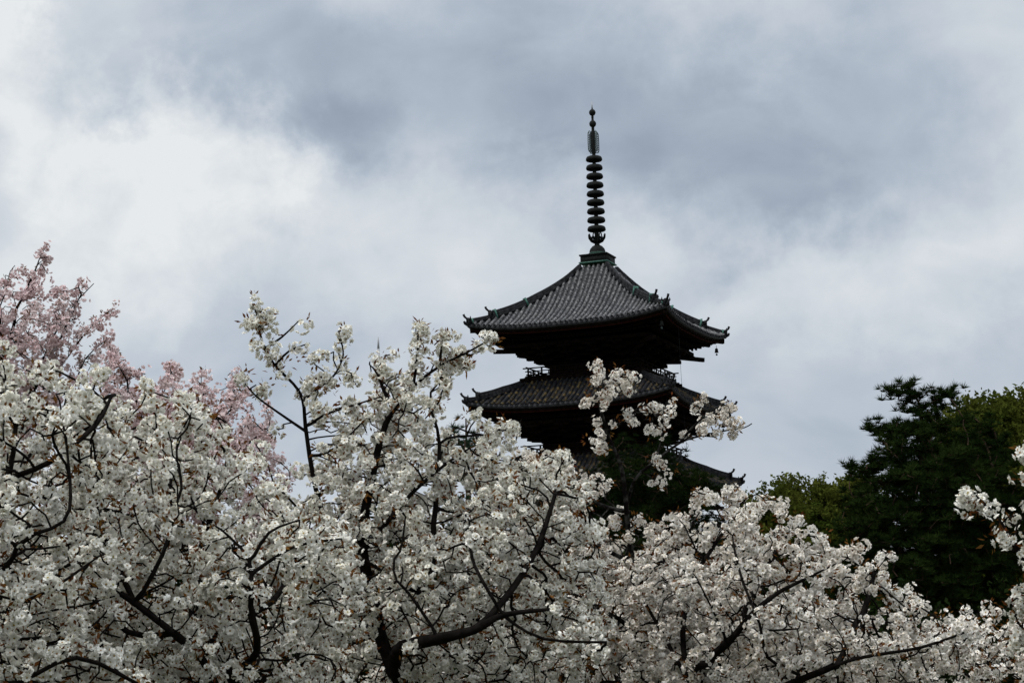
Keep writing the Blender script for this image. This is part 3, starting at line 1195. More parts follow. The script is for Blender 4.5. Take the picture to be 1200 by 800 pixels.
def cherry(name, label, cat, seed, D, base_px, limbs, regions, thick=1.2, dens=850, lod=0, petal='petal_white',
           centre='centre', bark='bark', cl_scale=.87, fl_thr=.0095, gap=.31, leaf_p=1.0, group='white cherry trees in bloom',
           minr=.0036, step=.06, infl=.6, kill=.075, expo=3.0, skf=1.0, bushy=.04, spur=.115):
    rs = np.random.RandomState(seed)
    b = at(base_px[0], 800, base_px[1])
    base = np.array([b.x, b.y, -.03])
    pts, par, lim = skeleton(rs, base, limbs, D)
    nskel = len(pts)
    A = np.concatenate([sample_region(rs, poly, Dd if Dd else D, th if th else thick, dn if dn else dens)
                        for poly, Dd, th, dn in regions])
    P, par = grow(rs, (pts, par), A, step=step, infl=infl, kill=kill)
    P, par, made = add_spurs(rs, P, par, regions, D, spur, .34, .5)
    n = len(P)
    # pipe model
    kids = np.zeros(n, int)
    for i in range(n):
        if par[i] >= 0: kids[par[i]] += 1
    acc = np.zeros(n)
    rad = np.zeros(n)
    order = range(n - 1, -1, -1)
    for i in order:
        if kids[i] == 0: acc[i] = minr ** expo
        rad[i] = acc[i] ** (1 / expo)
        acc[i] += 0
        if par[i] >= 0: acc[par[i]] += acc[i] + (minr * .16) ** expo
    rad = np.maximum(rad, minr)
    rad[:nskel] = np.maximum(rad[:nskel], np.array(lim))
    for i in range(1, n): rad[i] = min(rad[i], rad[par[i]])
    rad[0] *= 1.3
    root = empty(name, tuple(base))
    tag(root, label, cat, group)
    Pl = P - base
    ed = np.where(par >= 0)[0]
    thr = max(.022, rad.max() * .33)
    big_ = ed[rad[ed] >= thr]; sm = ed[rad[ed] < thr]
    if len(big_) == 0: big_ = ed[:1]
    split_branches(Pl, par, rad, big_, sm, M[bark], root, 5)
    # blossoms around thin twigs
    cand = np.where((rad < fl_thr) & (P[:, 2] > .9))[0]
    tipd = np.zeros(n)
    ph = rs.uniform(0, 6.28, 3)
    cl = np.sin(P[:, 0] * 11 + ph[0] + 2 * np.sin(P[:, 2] * 4)) * np.sin(P[:, 1] * 9 + ph[1]) * np.sin(P[:, 2] * 12 + ph[2] + 2 * np.sin(P[:, 0] * 5))
    keep = cand[rs.uniform(0, 1, len(cand)) < gap * (1 + 1.6 * cl[cand])]
    tips = cand[(kids[cand] == 0) & (rs.uniform(0, 1, len(cand)) < .6)]
    keep = np.union1d(keep, tips)
    tk = np.where(rad > .012 * skf)[0]
    if len(tk):
        from mathutils.kdtree import KDTree
        kt = KDTree(len(tk))
        for j, i in enumerate(tk): kt.insert(P[i], j)
        kt.balance()
        okk = []
        for i in keep:
            c_, j, dd = kt.find(P[i])
            okk.append(dd > .05 + rad[tk[j]] or rs.uniform() < .3)
        keep = np.union1d(keep[np.array(okk)], np.array(made, int))
    off = rs.normal(0, 1, (len(keep), 3)); off /= np.linalg.norm(off, axis=1)[:, None]
    C_ = Pl[keep] + off * bushy * rs.uniform(.3, 1.3, len(keep))[:, None]
    v, f, mm = scatter(rs, TPL[lod], C_, cl_scale)
    npmesh('blossoms', v, f, [M[petal], M[centre]], root, mm)
    lf = rs.uniform(0, 1, len(keep)) < leaf_p
    C2 = C_[lf] + rs.normal(0, .02, (lf.sum(), 3))
    v, f, _ = scatter(rs, LTP, C2, cl_scale * 1.1, False)
    npmesh('young_leaves', v, f, M['bronze_leaf'], root)
    print('CHERRY', name, 'nodes', n, 'clusters', len(keep), 'rmax', round(float(rad.max()), 3))
    return root


G1 = 'white cherry trees in bloom'
# left foreground tree, its forked trunk shows low at left of centre
cherry('cherry_tree', 'white cherry with fork of dark limbs low in front, left of the centre tree', 'tree', 21, 9.6, (262, 9.9),
       [([(268, 860, 9.6), (274, 795, 9.3), (301, 764, 9.0), (294, 710, 8.8), (292, 656, 8.8), (259, 620, 8.8)], 0.034, 0.005),
        ([(293, 660, 8.8), (315, 624, 8.8), (351, 609, 8.9)], 0.013, 0.004),
        [(300, 668, 8.8), (345, 640, 8.8), (400, 631, 9.0)],
        ([(268, 840, 9.5), (238, 773, 9.0), (202, 741, 8.8), (157, 705, 8.8), (121, 683, 8.9)], 0.026, 0.004),
        [(205, 742, 8.8), (150, 740, 8.9), (100, 690, 9.2)],
        [(160, 706, 8.8), (190, 650, 8.8), (205, 600, 9.0)],
        [(157, 705, 8.9), (120, 620, 9.0), (95, 560, 9.3)],
        [(274, 800, 9.6), (230, 700, 9.9), (200, 560, 10.0), (185, 480, 10.1)],
        [(294, 720, 9.0), (330, 690, 9.4), (345, 610, 9.8), (300, 520, 10.0)],
        [(235, 640, 9.9), (262, 560, 9.9), (270, 500, 10)]],
       [([(60, 480), (150, 458), (180, 448), (215, 466), (255, 484), (290, 530), (318, 572), (360, 606), (420, 620), (430, 700),
          (400, 820), (330, 900), (180, 900), (90, 840), (40, 700), (30, 560)], None, 1.25, None)])
cherry('cherry_tree', 'large white cherry at the far left edge with thick cream blossom masses', 'tree', 22, 8.6, (-60, 8.8),
       [([(-50, 900, 8.8), (-40, 780, 8.6), (-30, 660, 8.4), (10, 560, 8.3), (20, 480, 8.4)], .05, .007),
        [(-40, 780, 8.6), (0, 720, 8.0), (60, 690, 7.9), (118, 650, 8.0)],
        [(-35, 740, 8.5), (20, 640, 8.1), (75, 610, 8.0), (82, 560, 8.1), (70, 470, 8.3)],
        [(-45, 820, 8.6), (20, 800, 8.0), (90, 770, 7.9), (160, 800, 8.1)],
        [(10, 560, 8.3), (60, 540, 8.2), (110, 500, 8.4), (130, 465, 8.6)],
        [(-40, 760, 8.6), (-90, 640, 8.6), (-110, 520, 8.6)]],
       [([(-200, 560), (-150, 450), (-60, 420), (-20, 402), (10, 404), (35, 425), (60, 412), (85, 425), (120, 432), (145, 460),
          (150, 520), (130, 620), (150, 700), (190, 800), (150, 900), (-60, 920), (-190, 820)], None, 1.2, None)],
       petal='petal_white')
# centre tree with tall upright stems
cherry('cherry_tree', 'white cherry in the centre with tall bare-forked stems against the sky', 'tree', 23, 11.4, (488, 11.5),
       [([(478, 850, 11.3), (465, 800, 11.1), (463, 773, 10.8), (473, 757, 10.6), (513, 748, 10.4), (557, 737, 10.3), (590, 720, 10.3), (650, 713, 10.3)], 0.075, 0.01),
        ([(466, 800, 11.1), (446, 745, 11.2), (440, 713, 11.2), (425, 647, 11.2), (428, 600, 11.2), (437, 552, 11.2), (443, 527, 11.2), (453, 494, 11.2), (460, 481, 11.2), (450, 458, 11.2), (443, 440, 11.2), (435, 428, 11.2)], 0.05, 0.005),
        ([(428, 640, 11.2), (447, 620, 11.0), (483, 577, 10.9), (523, 543, 10.9), (550, 525, 10.9)], 0.022, 0.006),
        ([(452, 492, 11.2), (463, 480, 11.1), (484, 453, 11), (515, 429, 11), (545, 414, 11), (567, 402, 11), (576, 399, 11)], 0.014, 0.004),
        [(484, 453, 11), (489, 420, 11), (490, 386, 11)],
        [(515, 429, 11), (517, 410, 11), (520, 396, 11)],
        ([(425, 650, 11.2), (400, 640, 11.3), (378, 600, 11.3), (366, 552, 11.3), (358, 499, 11.3), (355, 469, 11.3), (344, 450, 11.3), (322, 428, 11.3), (308, 403, 11.3), (300, 366, 11.3)], 0.022, 0.004),
        [(355, 469, 11.3), (372, 455, 11.2), (391, 440, 11.2), (402, 418, 11.2), (400, 400, 11.2)],
        [(360, 500, 11.3), (380, 486, 11.1), (413, 475, 11.1), (446, 465, 11.2)],
        [(358, 505, 11.3), (333, 488, 11.3), (300, 464, 11.3), (282, 442, 11.3)],
        [(366, 535, 11.3), (394, 524, 11.1), (429, 490, 11.1)],
        [(322, 428, 11.3), (339, 411, 11.3), (363, 402, 11.3)],
        [(312, 407, 11.3), (330, 395, 11.3), (350, 376, 11.3)],
        [(304, 385, 11.3), (314, 366, 11.3)],
        [(590, 722, 10.3), (567, 683, 10.3), (553, 653, 10.4), (550, 610, 10.5)],
        [(515, 747, 10.4), (483, 700, 10.4), (465, 680, 10.4)],
        [(590, 722, 10.3), (637, 748, 10.3), (710, 752, 10.4)],
        [(560, 737, 10.3), (600, 690, 10.6), (630, 640, 10.8), (650, 580, 11)],
        [(465, 680, 11.0), (400, 640, 10.9), (350, 620, 10.9)],
        [(505, 700, 10.9), (510, 600, 11.2), (515, 520, 11.2), (505, 480, 11.2)],
        [(444, 725, 11.1), (415, 690, 10.7), (372, 668, 10.6)]],
       [([(330, 600), (352, 530), (372, 500), (400, 478), (420, 440), (432, 415), (450, 420), (470, 430), (500, 425), (530, 408), (560, 402),
          (566, 425), (540, 455), (522, 475), (545, 500), (560, 484), (580, 486), (598, 482), (618, 490), (612, 510), (640, 522), (680, 540), (705, 600), (720, 700),
          (700, 820), (600, 900), (430, 900), (360, 800), (340, 690)], None, 1.2, None),
        ([(345, 470), (360, 430), (385, 405), (400, 384), (410, 400), (402, 425), (385, 455), (370, 490)], 11.2, .35, 1500),
        ([(284, 400), (286, 360), (302, 357), (325, 370), (318, 392), (330, 412), (318, 420), (300, 418)], 11.3, .2, 2600),
        ([(340, 372), (356, 372), (356, 384), (338, 386)], 11.3, .1, 3000),
        ([(480, 430), (478, 385), (492, 374), (500, 392), (512, 392), (532, 384), (540, 396), (520, 405), (505, 430)], 11.0, .25, 2200),
        ([(553, 412), (560, 396), (572, 392), (584, 394), (584, 404), (572, 412), (560, 420)], 11.0, .2, 2600),
        ([(286, 440), (305, 455), (315, 475), (330, 478), (350, 500), (340, 520), (320, 500), (295, 470)], 11.3, .12, 900)],
       gap=.28)
# tree whose stem and arm stand in front of the pagoda
cherry('cherry_tree', 'white cherry whose bare grey-barked arm reaches right across the pagoda', 'tree', 24, 13.2, (752, 13.5),
       [([(750, 900, 13.4), (748, 780, 13.2), (745, 700, 13.1), (736, 620, 13), (731, 564, 12.9), (725, 538, 12.9), (715, 515, 12.9), (705, 483, 12.9), (700, 454, 12.9), (702, 430, 12.9)], 0.032, 0.004),
        ([(735, 590, 13), (745, 560, 12.9), (767, 541, 12.9), (796, 519, 12.9), (819, 511, 12.9), (852, 504, 12.9), (872, 501, 12.9), (884, 494, 12.9)], 0.015, 0.003),
        [(767, 541, 12.9), (775, 515, 12.9), (778, 485, 12.9)],
        [(796, 519, 12.9), (812, 500, 12.9), (830, 484, 12.9), (845, 474, 12.9)],
        [(712, 505, 12.9), (735, 490, 12.9), (755, 470, 12.9)],
        [(701, 455, 12.9), (720, 445, 12.9), (736, 436, 12.9)],
        [(738, 600, 13), (700, 590, 13), (660, 560, 13), (630, 545, 13)],
        [(742, 660, 13), (700, 640, 12.8), (650, 620, 12.8)],
        [(745, 690, 13), (790, 640, 13), (820, 600, 13.2)],
        [(746, 740, 13), (700, 710, 12.6), (660, 690, 12.5)]],
       [([(560, 560), (600, 520), (650, 530), (690, 545), (716, 560), (722, 600), (745, 610), (775, 602), (800, 595), (815, 640), (820, 760), (790, 860), (680, 880), (600, 800)], None, 1.0, None),
        ([(690, 530), (688, 480), (692, 430), (705, 422), (716, 440), (745, 434), (752, 448), (738, 458), (724, 474), (718, 518), (708, 540)], 12.9, .25, 2200),
        ([(725, 490), (745, 478), (765, 466), (790, 462), (805, 455), (815, 470), (800, 485), (780, 500), (760, 508), (742, 503)], 12.9, .3, 1300),
        ([(800, 482), (826, 478), (832, 470), (838, 484), (850, 466), (858, 474), (848, 490), (858, 500), (862, 508), (850, 512), (815, 505)], 12.9, .15, 2400),
        ([(765, 530), (775, 540), (782, 562), (768, 580), (760, 555)], 12.9, .12, 3000)],
       bark='bark_grey', petal='petal_blush', infl=.8, lod=0, gap=.27, spur=.098, cl_scale=.76)
# right tree
cherry('cherry_tree', 'broad white cherry right of the pagoda with limbs fanning to the right', 'tree', 25, 12.6, (790, 12.7),
       [([(792, 880, 12.5), (806, 796, 12.1), (852, 754, 11.7), (880, 720, 11.6), (912, 694, 11.6), (948, 676, 11.6), (980, 660, 11.7)], 0.038, 0.005),
        [(852, 750, 11.7), (836, 716, 11.6), (816, 676, 11.6)],
        [(868, 736, 11.7), (905, 738, 11.6), (936, 736, 11.6)],
        [(800, 850, 12.4), (880, 820, 12), (976, 780, 11.7), (1020, 768, 11.7), (1080, 758, 11.8), (1132, 740, 11.9)],
        [(806, 796, 12.1), (800, 740, 12.2), (812, 680, 12.4), (850, 620, 12.5), (868, 590, 12.6)],
        [(806, 796, 12.1), (770, 730, 12.2), (740, 680, 12.3)],
        [(860, 745, 12), (900, 660, 12.4), (930, 620, 12.6)],
        [(980, 780, 11.8), (1010, 720, 12.2), (1025, 670, 12.4)],
        [(936, 790, 11.9), (900, 770, 11.6), (890, 730, 11.5), (870, 680, 11.6), (860, 640, 11.8)]],
       [([(712, 660), (745, 640), (775, 625), (800, 600), (815, 575), (835, 562), (862, 562), (890, 573), (918, 588), (945, 610), (978, 645), (1000, 640), (1040, 650),
          (1060, 678), (1085, 705), (1115, 720), (1150, 738), (1130, 790), (1050, 860), (900, 900), (760, 880), (710, 780)], None, 1.3, None)],
       petal='petal_blush', leaf_p=.7)
# right edge tree
cherry('cherry_tree', 'white cherry branches entering from the right edge before the dark pines', 'tree', 26, 9.0, (1320, 9.3),
       [([(1310, 900, 9.2), (1290, 800, 9.0), (1260, 740, 9.0), (1230, 690, 9.0), (1190, 640, 9.0), (1165, 602, 9.0), (1132, 570, 9.0)], .045, .004),
        [(1230, 690, 9), (1225, 620, 9), (1215, 570, 9), (1203, 535, 9)],
        [(1290, 800, 9), (1240, 770, 9), (1200, 740, 9), (1185, 705, 9)],
        [(1290, 780, 9), (1330, 650, 9.1), (1340, 520, 9.1)],
        [(1310, 870, 9.1), (1260, 860, 9), (1210, 840, 9)]],
       [([(1122, 562), (1140, 556), (1165, 580), (1182, 592), (1200, 600), (1230, 600), (1250, 680), (1210, 680), (1188, 662), (1150, 618), (1124, 592)], 9.0, .28, 2600),
        ([(1188, 560), (1190, 530), (1205, 515), (1230, 500), (1330, 450), (1420, 520), (1450, 700), (1400, 850), (1260, 860), (1190, 780), (1182, 690), (1225, 650)], 9.1, .9, 700)])

# second row
G2 = 'blossoming cherries in the row behind'
def row_tree(seed, D, x0, x1, ytop, label, petal, centre='centre', leaf_p=.8, top=None, **kw):
    cx = (x0 + x1) / 2
    w = (x1 - x0) / 2
    rs = np.random.RandomState(seed)
    if top is None:
        n = 9
        top = [(x0 + (x1 - x0) * i / (n - 1), ytop + w * .45 * (abs(2 * i / (n - 1) - 1)) ** 2.2 + rs.uniform(-8, 8)) for i in range(n)]
    yb = 800 + int(600 / D * 1.2)
    poly = list(top) + [(x1 + 5, (ytop + yb) / 2), (cx + w * .7, yb), (cx - w * .7, yb), (x0 - 5, (ytop + yb) / 2)]
    H_ = lambda f: 800 + (ytop - 800) * f
    limbs = [([(cx, H_(-.12)), (cx + rs.uniform(-10, 10), H_(.15)), (cx + rs.uniform(-20, 20), H_(.6))], .06, .01),
             [(cx, H_(.0)), (cx - w * .35, H_(.3)), (cx - w * .6, H_(.6))],
             [(cx, H_(.05)), (cx + w * .35, H_(.3)), (cx + w * .6, H_(.6))],
             [(cx, H_(.1)), (cx - w * .1, H_(.35), D - .8), (cx - w * .3, H_(.7), D - .9)],
             [(cx, H_(.1)), (cx + w * .2, H_(.35), D + .8), (cx + w * .25, H_(.7), D + .9)]]
    kw['dens'] = kw.get('dens', 40) * 5; kw.setdefault('dens', 40); kw.setdefault('thick', 1.3)
    th, de = kw.pop('thick'), kw.pop('dens')
    cherry('cherry_tree', label, 'tree', seed, D, (cx, D), limbs, [(poly, D, th, de)], lod=1, petal=petal, centre=centre,
           leaf_p=leaf_p, group=kw.pop('group', G2), step=.085, kill=.13, infl=.9, minr=.0045, fl_thr=.013,
           cl_scale=kw.pop('cl_scale', 1.35), gap=kw.pop('gap', .28), bushy=.07, **kw)

row_tree(41, 19, -60, 200, 560, 'pale cherry seen through gaps behind the far left tree', 'petal_blush', dens=24)
row_tree(42, 18, 190, 420, 600, 'blush cherry with rust young leaves between the left and centre trees', 'petal_blush', leaf_p=1.0, dens=26)
row_tree(43, 20, 400, 640, 590, 'pale cherry showing through the centre tree behind its trunk', 'petal_blush', dens=24)
row_tree(44, 19, 620, 880, 650, 'pale cherry low behind the tree before the pagoda', 'petal_blush', dens=24)
row_tree(45, 21, 1010, 1290, 706, 'pinkish white cherry low in the right corner below the dark pine', 'petal_blush', leaf_p=1.0, dens=40,
         top=[(1010, 750), (1060, 722), (1090, 715), (1120, 706), (1160, 706), (1200, 712), (1250, 720), (1290, 740)])
row_tree(46, 22, 850, 1040, 690, 'pale cherry low behind the broad right tree', 'petal_blush', dens=24)
# pink trees at left
G3 = 'pink cherry trees behind the white ones'
cherry('cherry_tree', 'tall pink cherry at the left edge rising highest above the white trees', 'tree', 51, 21, (-40, 21.3),
       [([(-40, 880, 21), (-35, 700, 21), (-25, 600, 21), (-5, 520, 21), (5, 440, 21), (18, 370, 21), (40, 320, 21), (48, 298, 21)], .055, .005),
        [(-5, 520, 21), (35, 460, 21), (55, 410, 21), (80, 365, 21), (110, 332, 21)],
        [(35, 460, 21), (70, 430, 21), (100, 390, 21), (130, 362, 21)],
        [(-5, 500, 21), (-20, 430, 21), (-30, 350, 21)],
        [(5, 420, 21), (0, 370, 21), (12, 318, 21)],
        [(30, 470, 21), (80, 460, 21), (100, 420, 21), (128, 396, 21)],
        [(-30, 620, 21), (-90, 520, 21), (-110, 420, 21)],
        [(40, 455, 21), (95, 345, 21), (72, 345, 21)]],
       [([(-170, 480), (-130, 380), (-70, 340), (-30, 325), (-8, 318), (2, 335), (10, 308), (20, 312), (34, 320), (40, 300), (50, 292), (62, 300), (60, 325), (52, 345), (58, 352), (70, 328), (78, 324), (80, 345),
          (96, 334), (116, 325), (106, 344), (92, 358), (96, 372), (112, 370), (132, 358), (128, 374), (112, 388), (90, 408), (72, 420), (80, 432), (104, 404), (122, 394), (130, 405), (116, 424), (80, 462), (60, 520), (-20, 560), (-120, 560)], None, 1.3, 460)],
       lod=1, petal='petal_pink', centre='centre_pink', group=G3, leaf_p=.35, cl_scale=1.0, minr=.004, fl_thr=.014, step=.08, kill=.11, infl=.8, gap=.95, bushy=.07)
cherry('cherry_tree', 'low rounded pink cherry peeking over the white crowns, left of centre stems', 'tree', 52, 22, (250, 22.3),
       [([(250, 880, 22), (250, 700, 22), (240, 600, 22), (235, 500, 22), (236, 440, 22)], .055, .005),
        [(245, 620, 22), (180, 530, 22), (160, 470, 22), (128, 405, 22)],
        [(180, 530, 22), (190, 470, 22), (204, 428, 22)],
        [(240, 580, 22), (280, 530, 22), (315, 500, 22)],
        [(240, 540, 22), (270, 480, 22), (275, 450, 22)],
        [(250, 640, 22), (310, 600, 22), (340, 560, 22)]],
       [([(100, 440), (115, 402), (130, 396), (142, 414), (165, 432), (180, 434), (200, 426), (215, 438), (232, 430), (250, 434), (275, 440), (300, 462), (318, 480), (330, 505), (338, 560),
          (345, 640), (150, 640), (110, 520)], None, 1.5, 260)],
       lod=1, petal='petal_pink', centre='centre_pink', group=G3, leaf_p=.5, cl_scale=1.15, minr=.004, fl_thr=.014, step=.085, kill=.13, infl=.9, gap=.95, bushy=.08)
# ================================================================== PINES AND BROADLEAF TREES
def needle_tuft(rs, n, ln, w):
    V, F = [], []
    for i in range(n):
        d = rs.normal(0, 1, 3); d[2] = abs(d[2]) * .9 + .1
        d /= np.linalg.norm(d)
        s_ = np.cross(d, rs.normal(0, 1, 3)); s_ /= np.linalg.norm(s_)
        l = ln * rs.uniform(.7, 1.15)
        b = len(V)
        V += [s_ * w * .5, -s_ * w * .5, d * l]
        F.append((b, b + 1, b + 2))
    return np.array(V), np.array(F)


def leaf_tuft(rs, n, rad, ln):
    V, F = [], []
    for i in range(n):
        c = rs.normal(0, 1, 3); c *= rad * rs.uniform(.2, 1) / np.linalg.norm(c)
        R_ = rot_to(rs.normal(0, 1, 3) + np.array([0, 0, .6]), rs.uniform(0, 6.28))
        l = ln * rs.uniform(.7, 1.2)
        v = np.array([(-l / 2, 0, 0), (0, -l * .28, 0), (l / 2, 0, 0), (0, l * .28, l * .08)])
        V.append(v @ R_.T + c)
        F.append(np.arange(4) + 4 * i)
    return np.concatenate(V), np.array(F)


NT = [needle_tuft(RS, 30, .17, .020) for _ in range(6)]
LT = [leaf_tuft(RS, 22, .26, .15) for _ in range(6)]


def far_tree(name, label, cat, seed, D, cx, limbs, regions, kind='pine', mat='needle', group=None, dens=3.0, thick=3.5, tuft=1.0,
             step=.45, kill=.5, per=2, minr=.015, bark='pine_bark', infl=4.0, spread=.18, flat=.5, fthr=.05, fill=0):
    rs = np.random.RandomState(seed)
    b = at(cx, 800, D)
    base = np.array([b.x, b.y, -.05])
    pts, par, lim = skeleton(rs, base, limbs, D, jit=.05, seg=.5)
    A = np.concatenate([sample_region(rs, poly, Dd if Dd else D, th if th else thick, dn if dn else dens) for poly, Dd, th, dn in regions])
    P, par = grow(rs, (pts, par), A, step=step, infl=infl, kill=kill, up=0.0, iters=60)
    P, par, made = add_spurs(rs, P, par, regions, D, .30, 1.5, .9)
    P, par, made = add_spurs(rs, P, par, [r_ for r_ in [(q[0], q[1], q[2] or thick, 5 if fill else 0) for q in regions] if r_[2] > .9], D, fill or .5, 2.2, 99)
    n = len(P)
    kids = np.zeros(n, int)
    np.add.at(kids, par[par >= 0], 1)
    acc = np.zeros(n); rad = np.zeros(n)
    for i in range(n - 1, -1, -1):
        if kids[i] == 0: acc[i] = minr ** 2.3
        rad[i] = acc[i] ** (1 / 2.3)
        if par[i] >= 0: acc[par[i]] += acc[i]
    rad = np.maximum(rad, minr)
    rad[0] *= 1.2
    root = empty(name, tuple(base))
    tag(root, label, cat, group)
    Pl = P - base
    ed = np.where(par >= 0)[0]
    thr = rad.max() * .45
    sm = ed[rad[ed] < thr]
    split_branches(Pl, par, rad, ed[rad[ed] >= thr], sm, M[bark], root, 5)
    cand = np.where(rad < fthr)[0]
    C_ = np.repeat(Pl[cand], per, 0)
    off = rs.normal(0, spread, C_.shape); off[:, 2] *= flat
    C_ = C_ + off
    if kind == 'pine':
        # needles point up and outward: rotate only about Z
        Vs, Fs = [], []
        bb = 0
        for k, tp in enumerate(NT):
            P_ = C_[k::len(NT)]
            a = rs.uniform(0, 6.28, len(P_)); s_ = tuft * rs.uniform(.75, 1.25, len(P_))
            c, s2 = np.cos(a) * s_, np.sin(a) * s_
            z = np.zeros_like(c)
            Rm = np.stack([c, -s2, z, s2, c, z, z, z, s_], 1).reshape(-1, 3, 3)
            v = np.einsum('nij,vj->nvi', Rm, tp[0]) + P_[:, None]
            f = tp[1][None] + (np.arange(len(P_)) * len(tp[0]))[:, None, None] + bb
            Vs.append(v.reshape(-1, 3)); Fs.append(f.reshape(-1, 3)); bb += len(tp[0]) * len(P_)
        npmesh('needles', np.concatenate(Vs), np.concatenate(Fs), M[mat], root)
    else:
        v, f, _ = scatter(rs, LT, C_, tuft, False)
        npmesh('leaves', v, f, M[mat], root)
    print('TREE', name, n, 'tufts', len(C_), 'rmax', round(float(rad.max()), 3))
    return root


# big dark pine at right
far_tree('pine_tree', 'big dark pine at the right with two sprays sticking out against the sky', 'tree', 61, 58, 1090,
         [[(1090, 850), (1092, 760), (1085, 640), (1082, 560), (1080, 500), (1076, 470), (1062, 452)],
          [(1080, 500), (1060, 500), (1035, 505), (1012, 502)],
          [(1078, 480), (1095, 470), (1112, 462)],
          [(1084, 600), (1040, 570), (1005, 550), (990, 547)],
          [(1084, 560), (1130, 520), (1160, 500)],
          [(1086, 640), (1040, 630), (1005, 620)],
          [(1088, 680), (1150, 640), (1190, 600)]],
         [([(1034, 458), (1040, 450), (1048, 458), (1058, 466), (1050, 470), (1040, 466)], 58, .6, 160),
          ([(1050, 446), (1058, 444), (1066, 456), (1072, 470), (1062, 468), (1054, 456)], 58, .6, 160),
          ([(1074, 468), (1084, 458), (1092, 452), (1096, 460), (1086, 470), (1078, 478)], 58, .6, 160),
          ([(1096, 472), (1106, 458), (1118, 453), (1118, 464), (1108, 476), (1098, 482)], 58, .6, 160),
          ([(1050, 474), (1066, 472), (1090, 478), (1100, 488), (1080, 494), (1060, 486)], 58, .7, 120),
          ([(1010, 500), (1025, 500), (1050, 498), (1065, 490), (1100, 492), (1098, 510), (1050, 520), (1030, 512)], 58, .8, 90),
          ([(986, 545), (1008, 546), (1030, 530), (1050, 540), (1020, 560), (1000, 556)], 58, .6, 90),
          ([(1045, 510), (1075, 492), (1110, 490), (1130, 486), (1165, 505), (1195, 530), (1215, 600), (1215, 700), (1200, 790), (1020, 790), (985, 700), (982, 640), (990, 590), (1008, 560), (1025, 530)], 58, 3.2, 14)],
         group='pines', step=.25, kill=.26, per=4, spread=.13, infl=3, tuft=1.3, fill=.42)
far_tree('pine_tree', 'dark green pine at the foot of the pagoda, seen behind the blossoming arm', 'tree', 62, 75, 775,
         [[(775, 850), (775, 700), (770, 620), (768, 570), (770, 530)], [(770, 600), (730, 570), (715, 540)], [(770, 610), (810, 590), (830, 570)],
          [(772, 660), (820, 640), (850, 625)], [(772, 670), (700, 640), (660, 610)]],
         [([(690, 560), (705, 530), (728, 514), (750, 518), (768, 505), (790, 530), (815, 548), (835, 566), (850, 610), (860, 700), (760, 740), (660, 700), (650, 610)], 75, 3.0, 9)],
         mat='leaf_dark', group='pines', step=.3, kill=.32, per=5, spread=.22, infl=3, tuft=1.3)
far_tree('pine_tree', 'slender pine tip poking up left of the pagoda between white blossoms', 'tree', 63, 42, 548,
         [[(560, 850), (556, 700), (550, 600), (547, 540), (546, 490)], [(548, 530), (536, 515), (528, 502)], [(548, 535), (562, 522), (566, 510)],
          [(552, 600), (600, 580), (630, 565)], [(552, 610), (520, 580), (505, 560)]],
         [([(540, 500), (546, 482), (554, 500), (566, 506), (572, 524), (560, 545), (536, 540), (524, 515), (526, 500)], 42, .6, 60),
          ([(500, 570), (540, 540), (580, 545), (620, 555), (640, 600), (630, 700), (520, 700), (500, 620)], 42, 1.8, 14)],
         mat='needle_light', group='pines', step=.2, kill=.22, per=2, spread=.12, infl=2.5, tuft=.8)
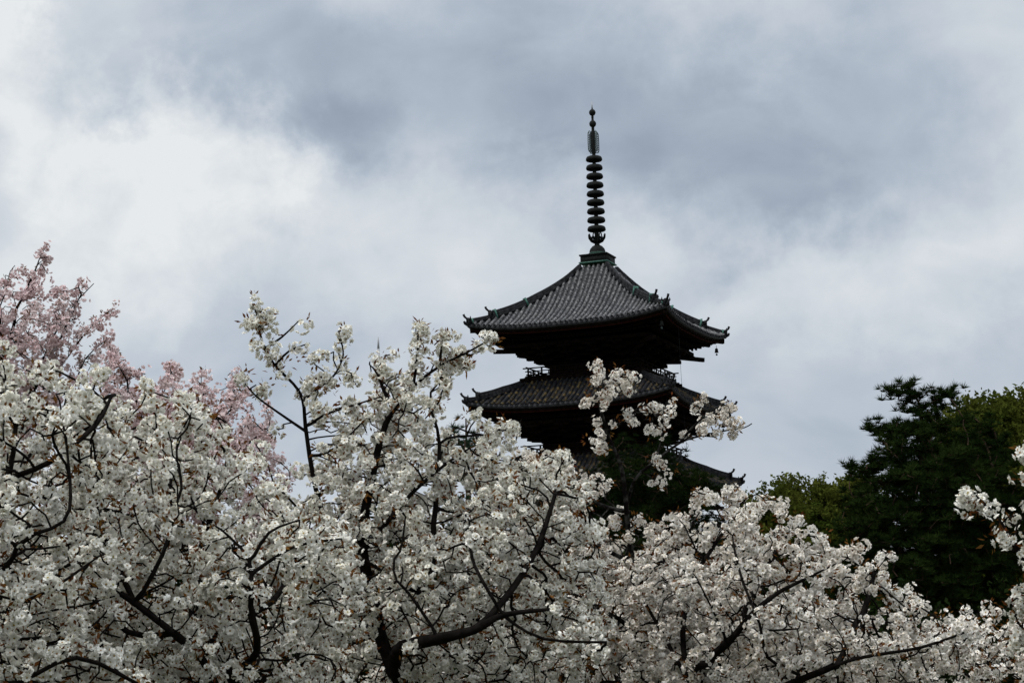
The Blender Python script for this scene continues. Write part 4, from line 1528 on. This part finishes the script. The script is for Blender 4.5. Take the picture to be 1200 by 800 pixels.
# yellow-green broadleaf crowns
far_tree('camphor_tree', 'tall olive green broadleaf tree behind the big pine at the right edge', 'tree', 71, 72, 1185,
         [[(1185, 850), (1185, 720), (1180, 600), (1180, 520), (1178, 480)], [(1182, 620), (1150, 560), (1130, 500)], [(1182, 600), (1230, 540), (1250, 500)], [(1182, 640), (1260, 620), (1290, 580)]],
         [([(1100, 500), (1118, 478), (1138, 468), (1150, 472), (1165, 462), (1185, 464), (1200, 470), (1230, 468), (1280, 500), (1310, 580), (1300, 720), (1120, 720), (1095, 600)], 72, 4.5, 4.5)],
         kind='leaf', mat='leaf_olive', group='broadleaf trees beyond the cherries', step=.4, kill=.42, fill=.55, per=5, spread=.3, flat=.8, tuft=1.25, bark='bark')
far_tree('camphor_tree', 'yellow-green broadleaf tree between the pagoda and the big dark pine', 'tree', 72, 85, 950,
         [[(950, 850), (950, 700), (948, 640), (950, 600)], [(950, 680), (920, 620), (915, 590)], [(950, 660), (985, 600), (992, 580)], [(950, 700), (890, 650), (885, 610)]],
         [([(868, 620), (880, 590), (905, 572), (925, 566), (945, 574), (960, 566), (985, 562), (1010, 558), (1030, 575), (1040, 640), (1020, 720), (900, 720), (870, 670)], 85, 4.0, 5)],
         kind='leaf', mat='leaf_olive', group='broadleaf trees beyond the cherries', step=.4, kill=.42, fill=.55, per=5, spread=.3, flat=.8, tuft=1.25, bark='bark')
# dark belt closing the view behind the cherry rows
BELT = [(-70, 50, 560, 'dark evergreen beyond the pink tree at the left edge', 81),
        (120, 52, 600, 'dark evergreen hidden behind the left white crowns', 82),
        (310, 48, 625, 'dark evergreen behind the gap between left and centre cherries', 83),
        (470, 55, 620, 'dark evergreen behind the trunk of the centre cherry', 84),
        (660, 50, 640, 'dark evergreen low in front of the pagoda base', 85),
        (860, 54, 640, 'dark evergreen behind the broad right cherry', 86),
        (1030, 50, 735, 'dark evergreen at the foot of the big pine', 87),
        (1210, 46, 735, 'dark evergreen under the olive tree at the right edge', 88)]
for cx, D_, yt, lab, sdn in BELT:
    w = 125
    far_tree('evergreen_tree', lab, 'tree', sdn, D_, cx,
             [[(cx, 840), (cx, 760), (cx + 4, 700), (cx, yt + 20)], [(cx, 780), (cx - 60, 720)], [(cx, 780), (cx + 60, 720)], [(cx, 770, D_ - 2), (cx + 10, 720, D_ - 2)]],
             [([(cx - w, yt + 90), (cx - w * .6, yt + 28), (cx - w * .2, yt), (cx + w * .3, yt + 6), (cx + w * .7, yt + 35), (cx + w, yt + 100), (cx + w, 800), (cx + w * .7, 828), (cx - w * .7, 828), (cx - w, 800)], D_, 2.4, 5)],
             kind='leaf', mat='leaf_dark', group='dark evergreens behind the cherry orchard', step=.4, kill=.42, per=3, spread=.3, flat=.8, tuft=1.3, bark='bark')
# thin pale pole tip above the centre cherry
q = MB()
pa = at(441.8, 395, 34); 
pb = empty('pole', (pa.x + .02, pa.y, 0))
tag(pb, 'thin pale pole tip sticking up behind the centre cherry stems', 'pole')
q.tube([(0, 0, 0), (0, 0, pa.z - .2)], [.035, .022], 10)
q.build('shaft', M['pole'], pb, True)
q = MB()
q.tube([(0, 0, pa.z - .2), (0, 0, pa.z)], [.020, .010], 8)
q.build('tip', M['pole'], pb, True)
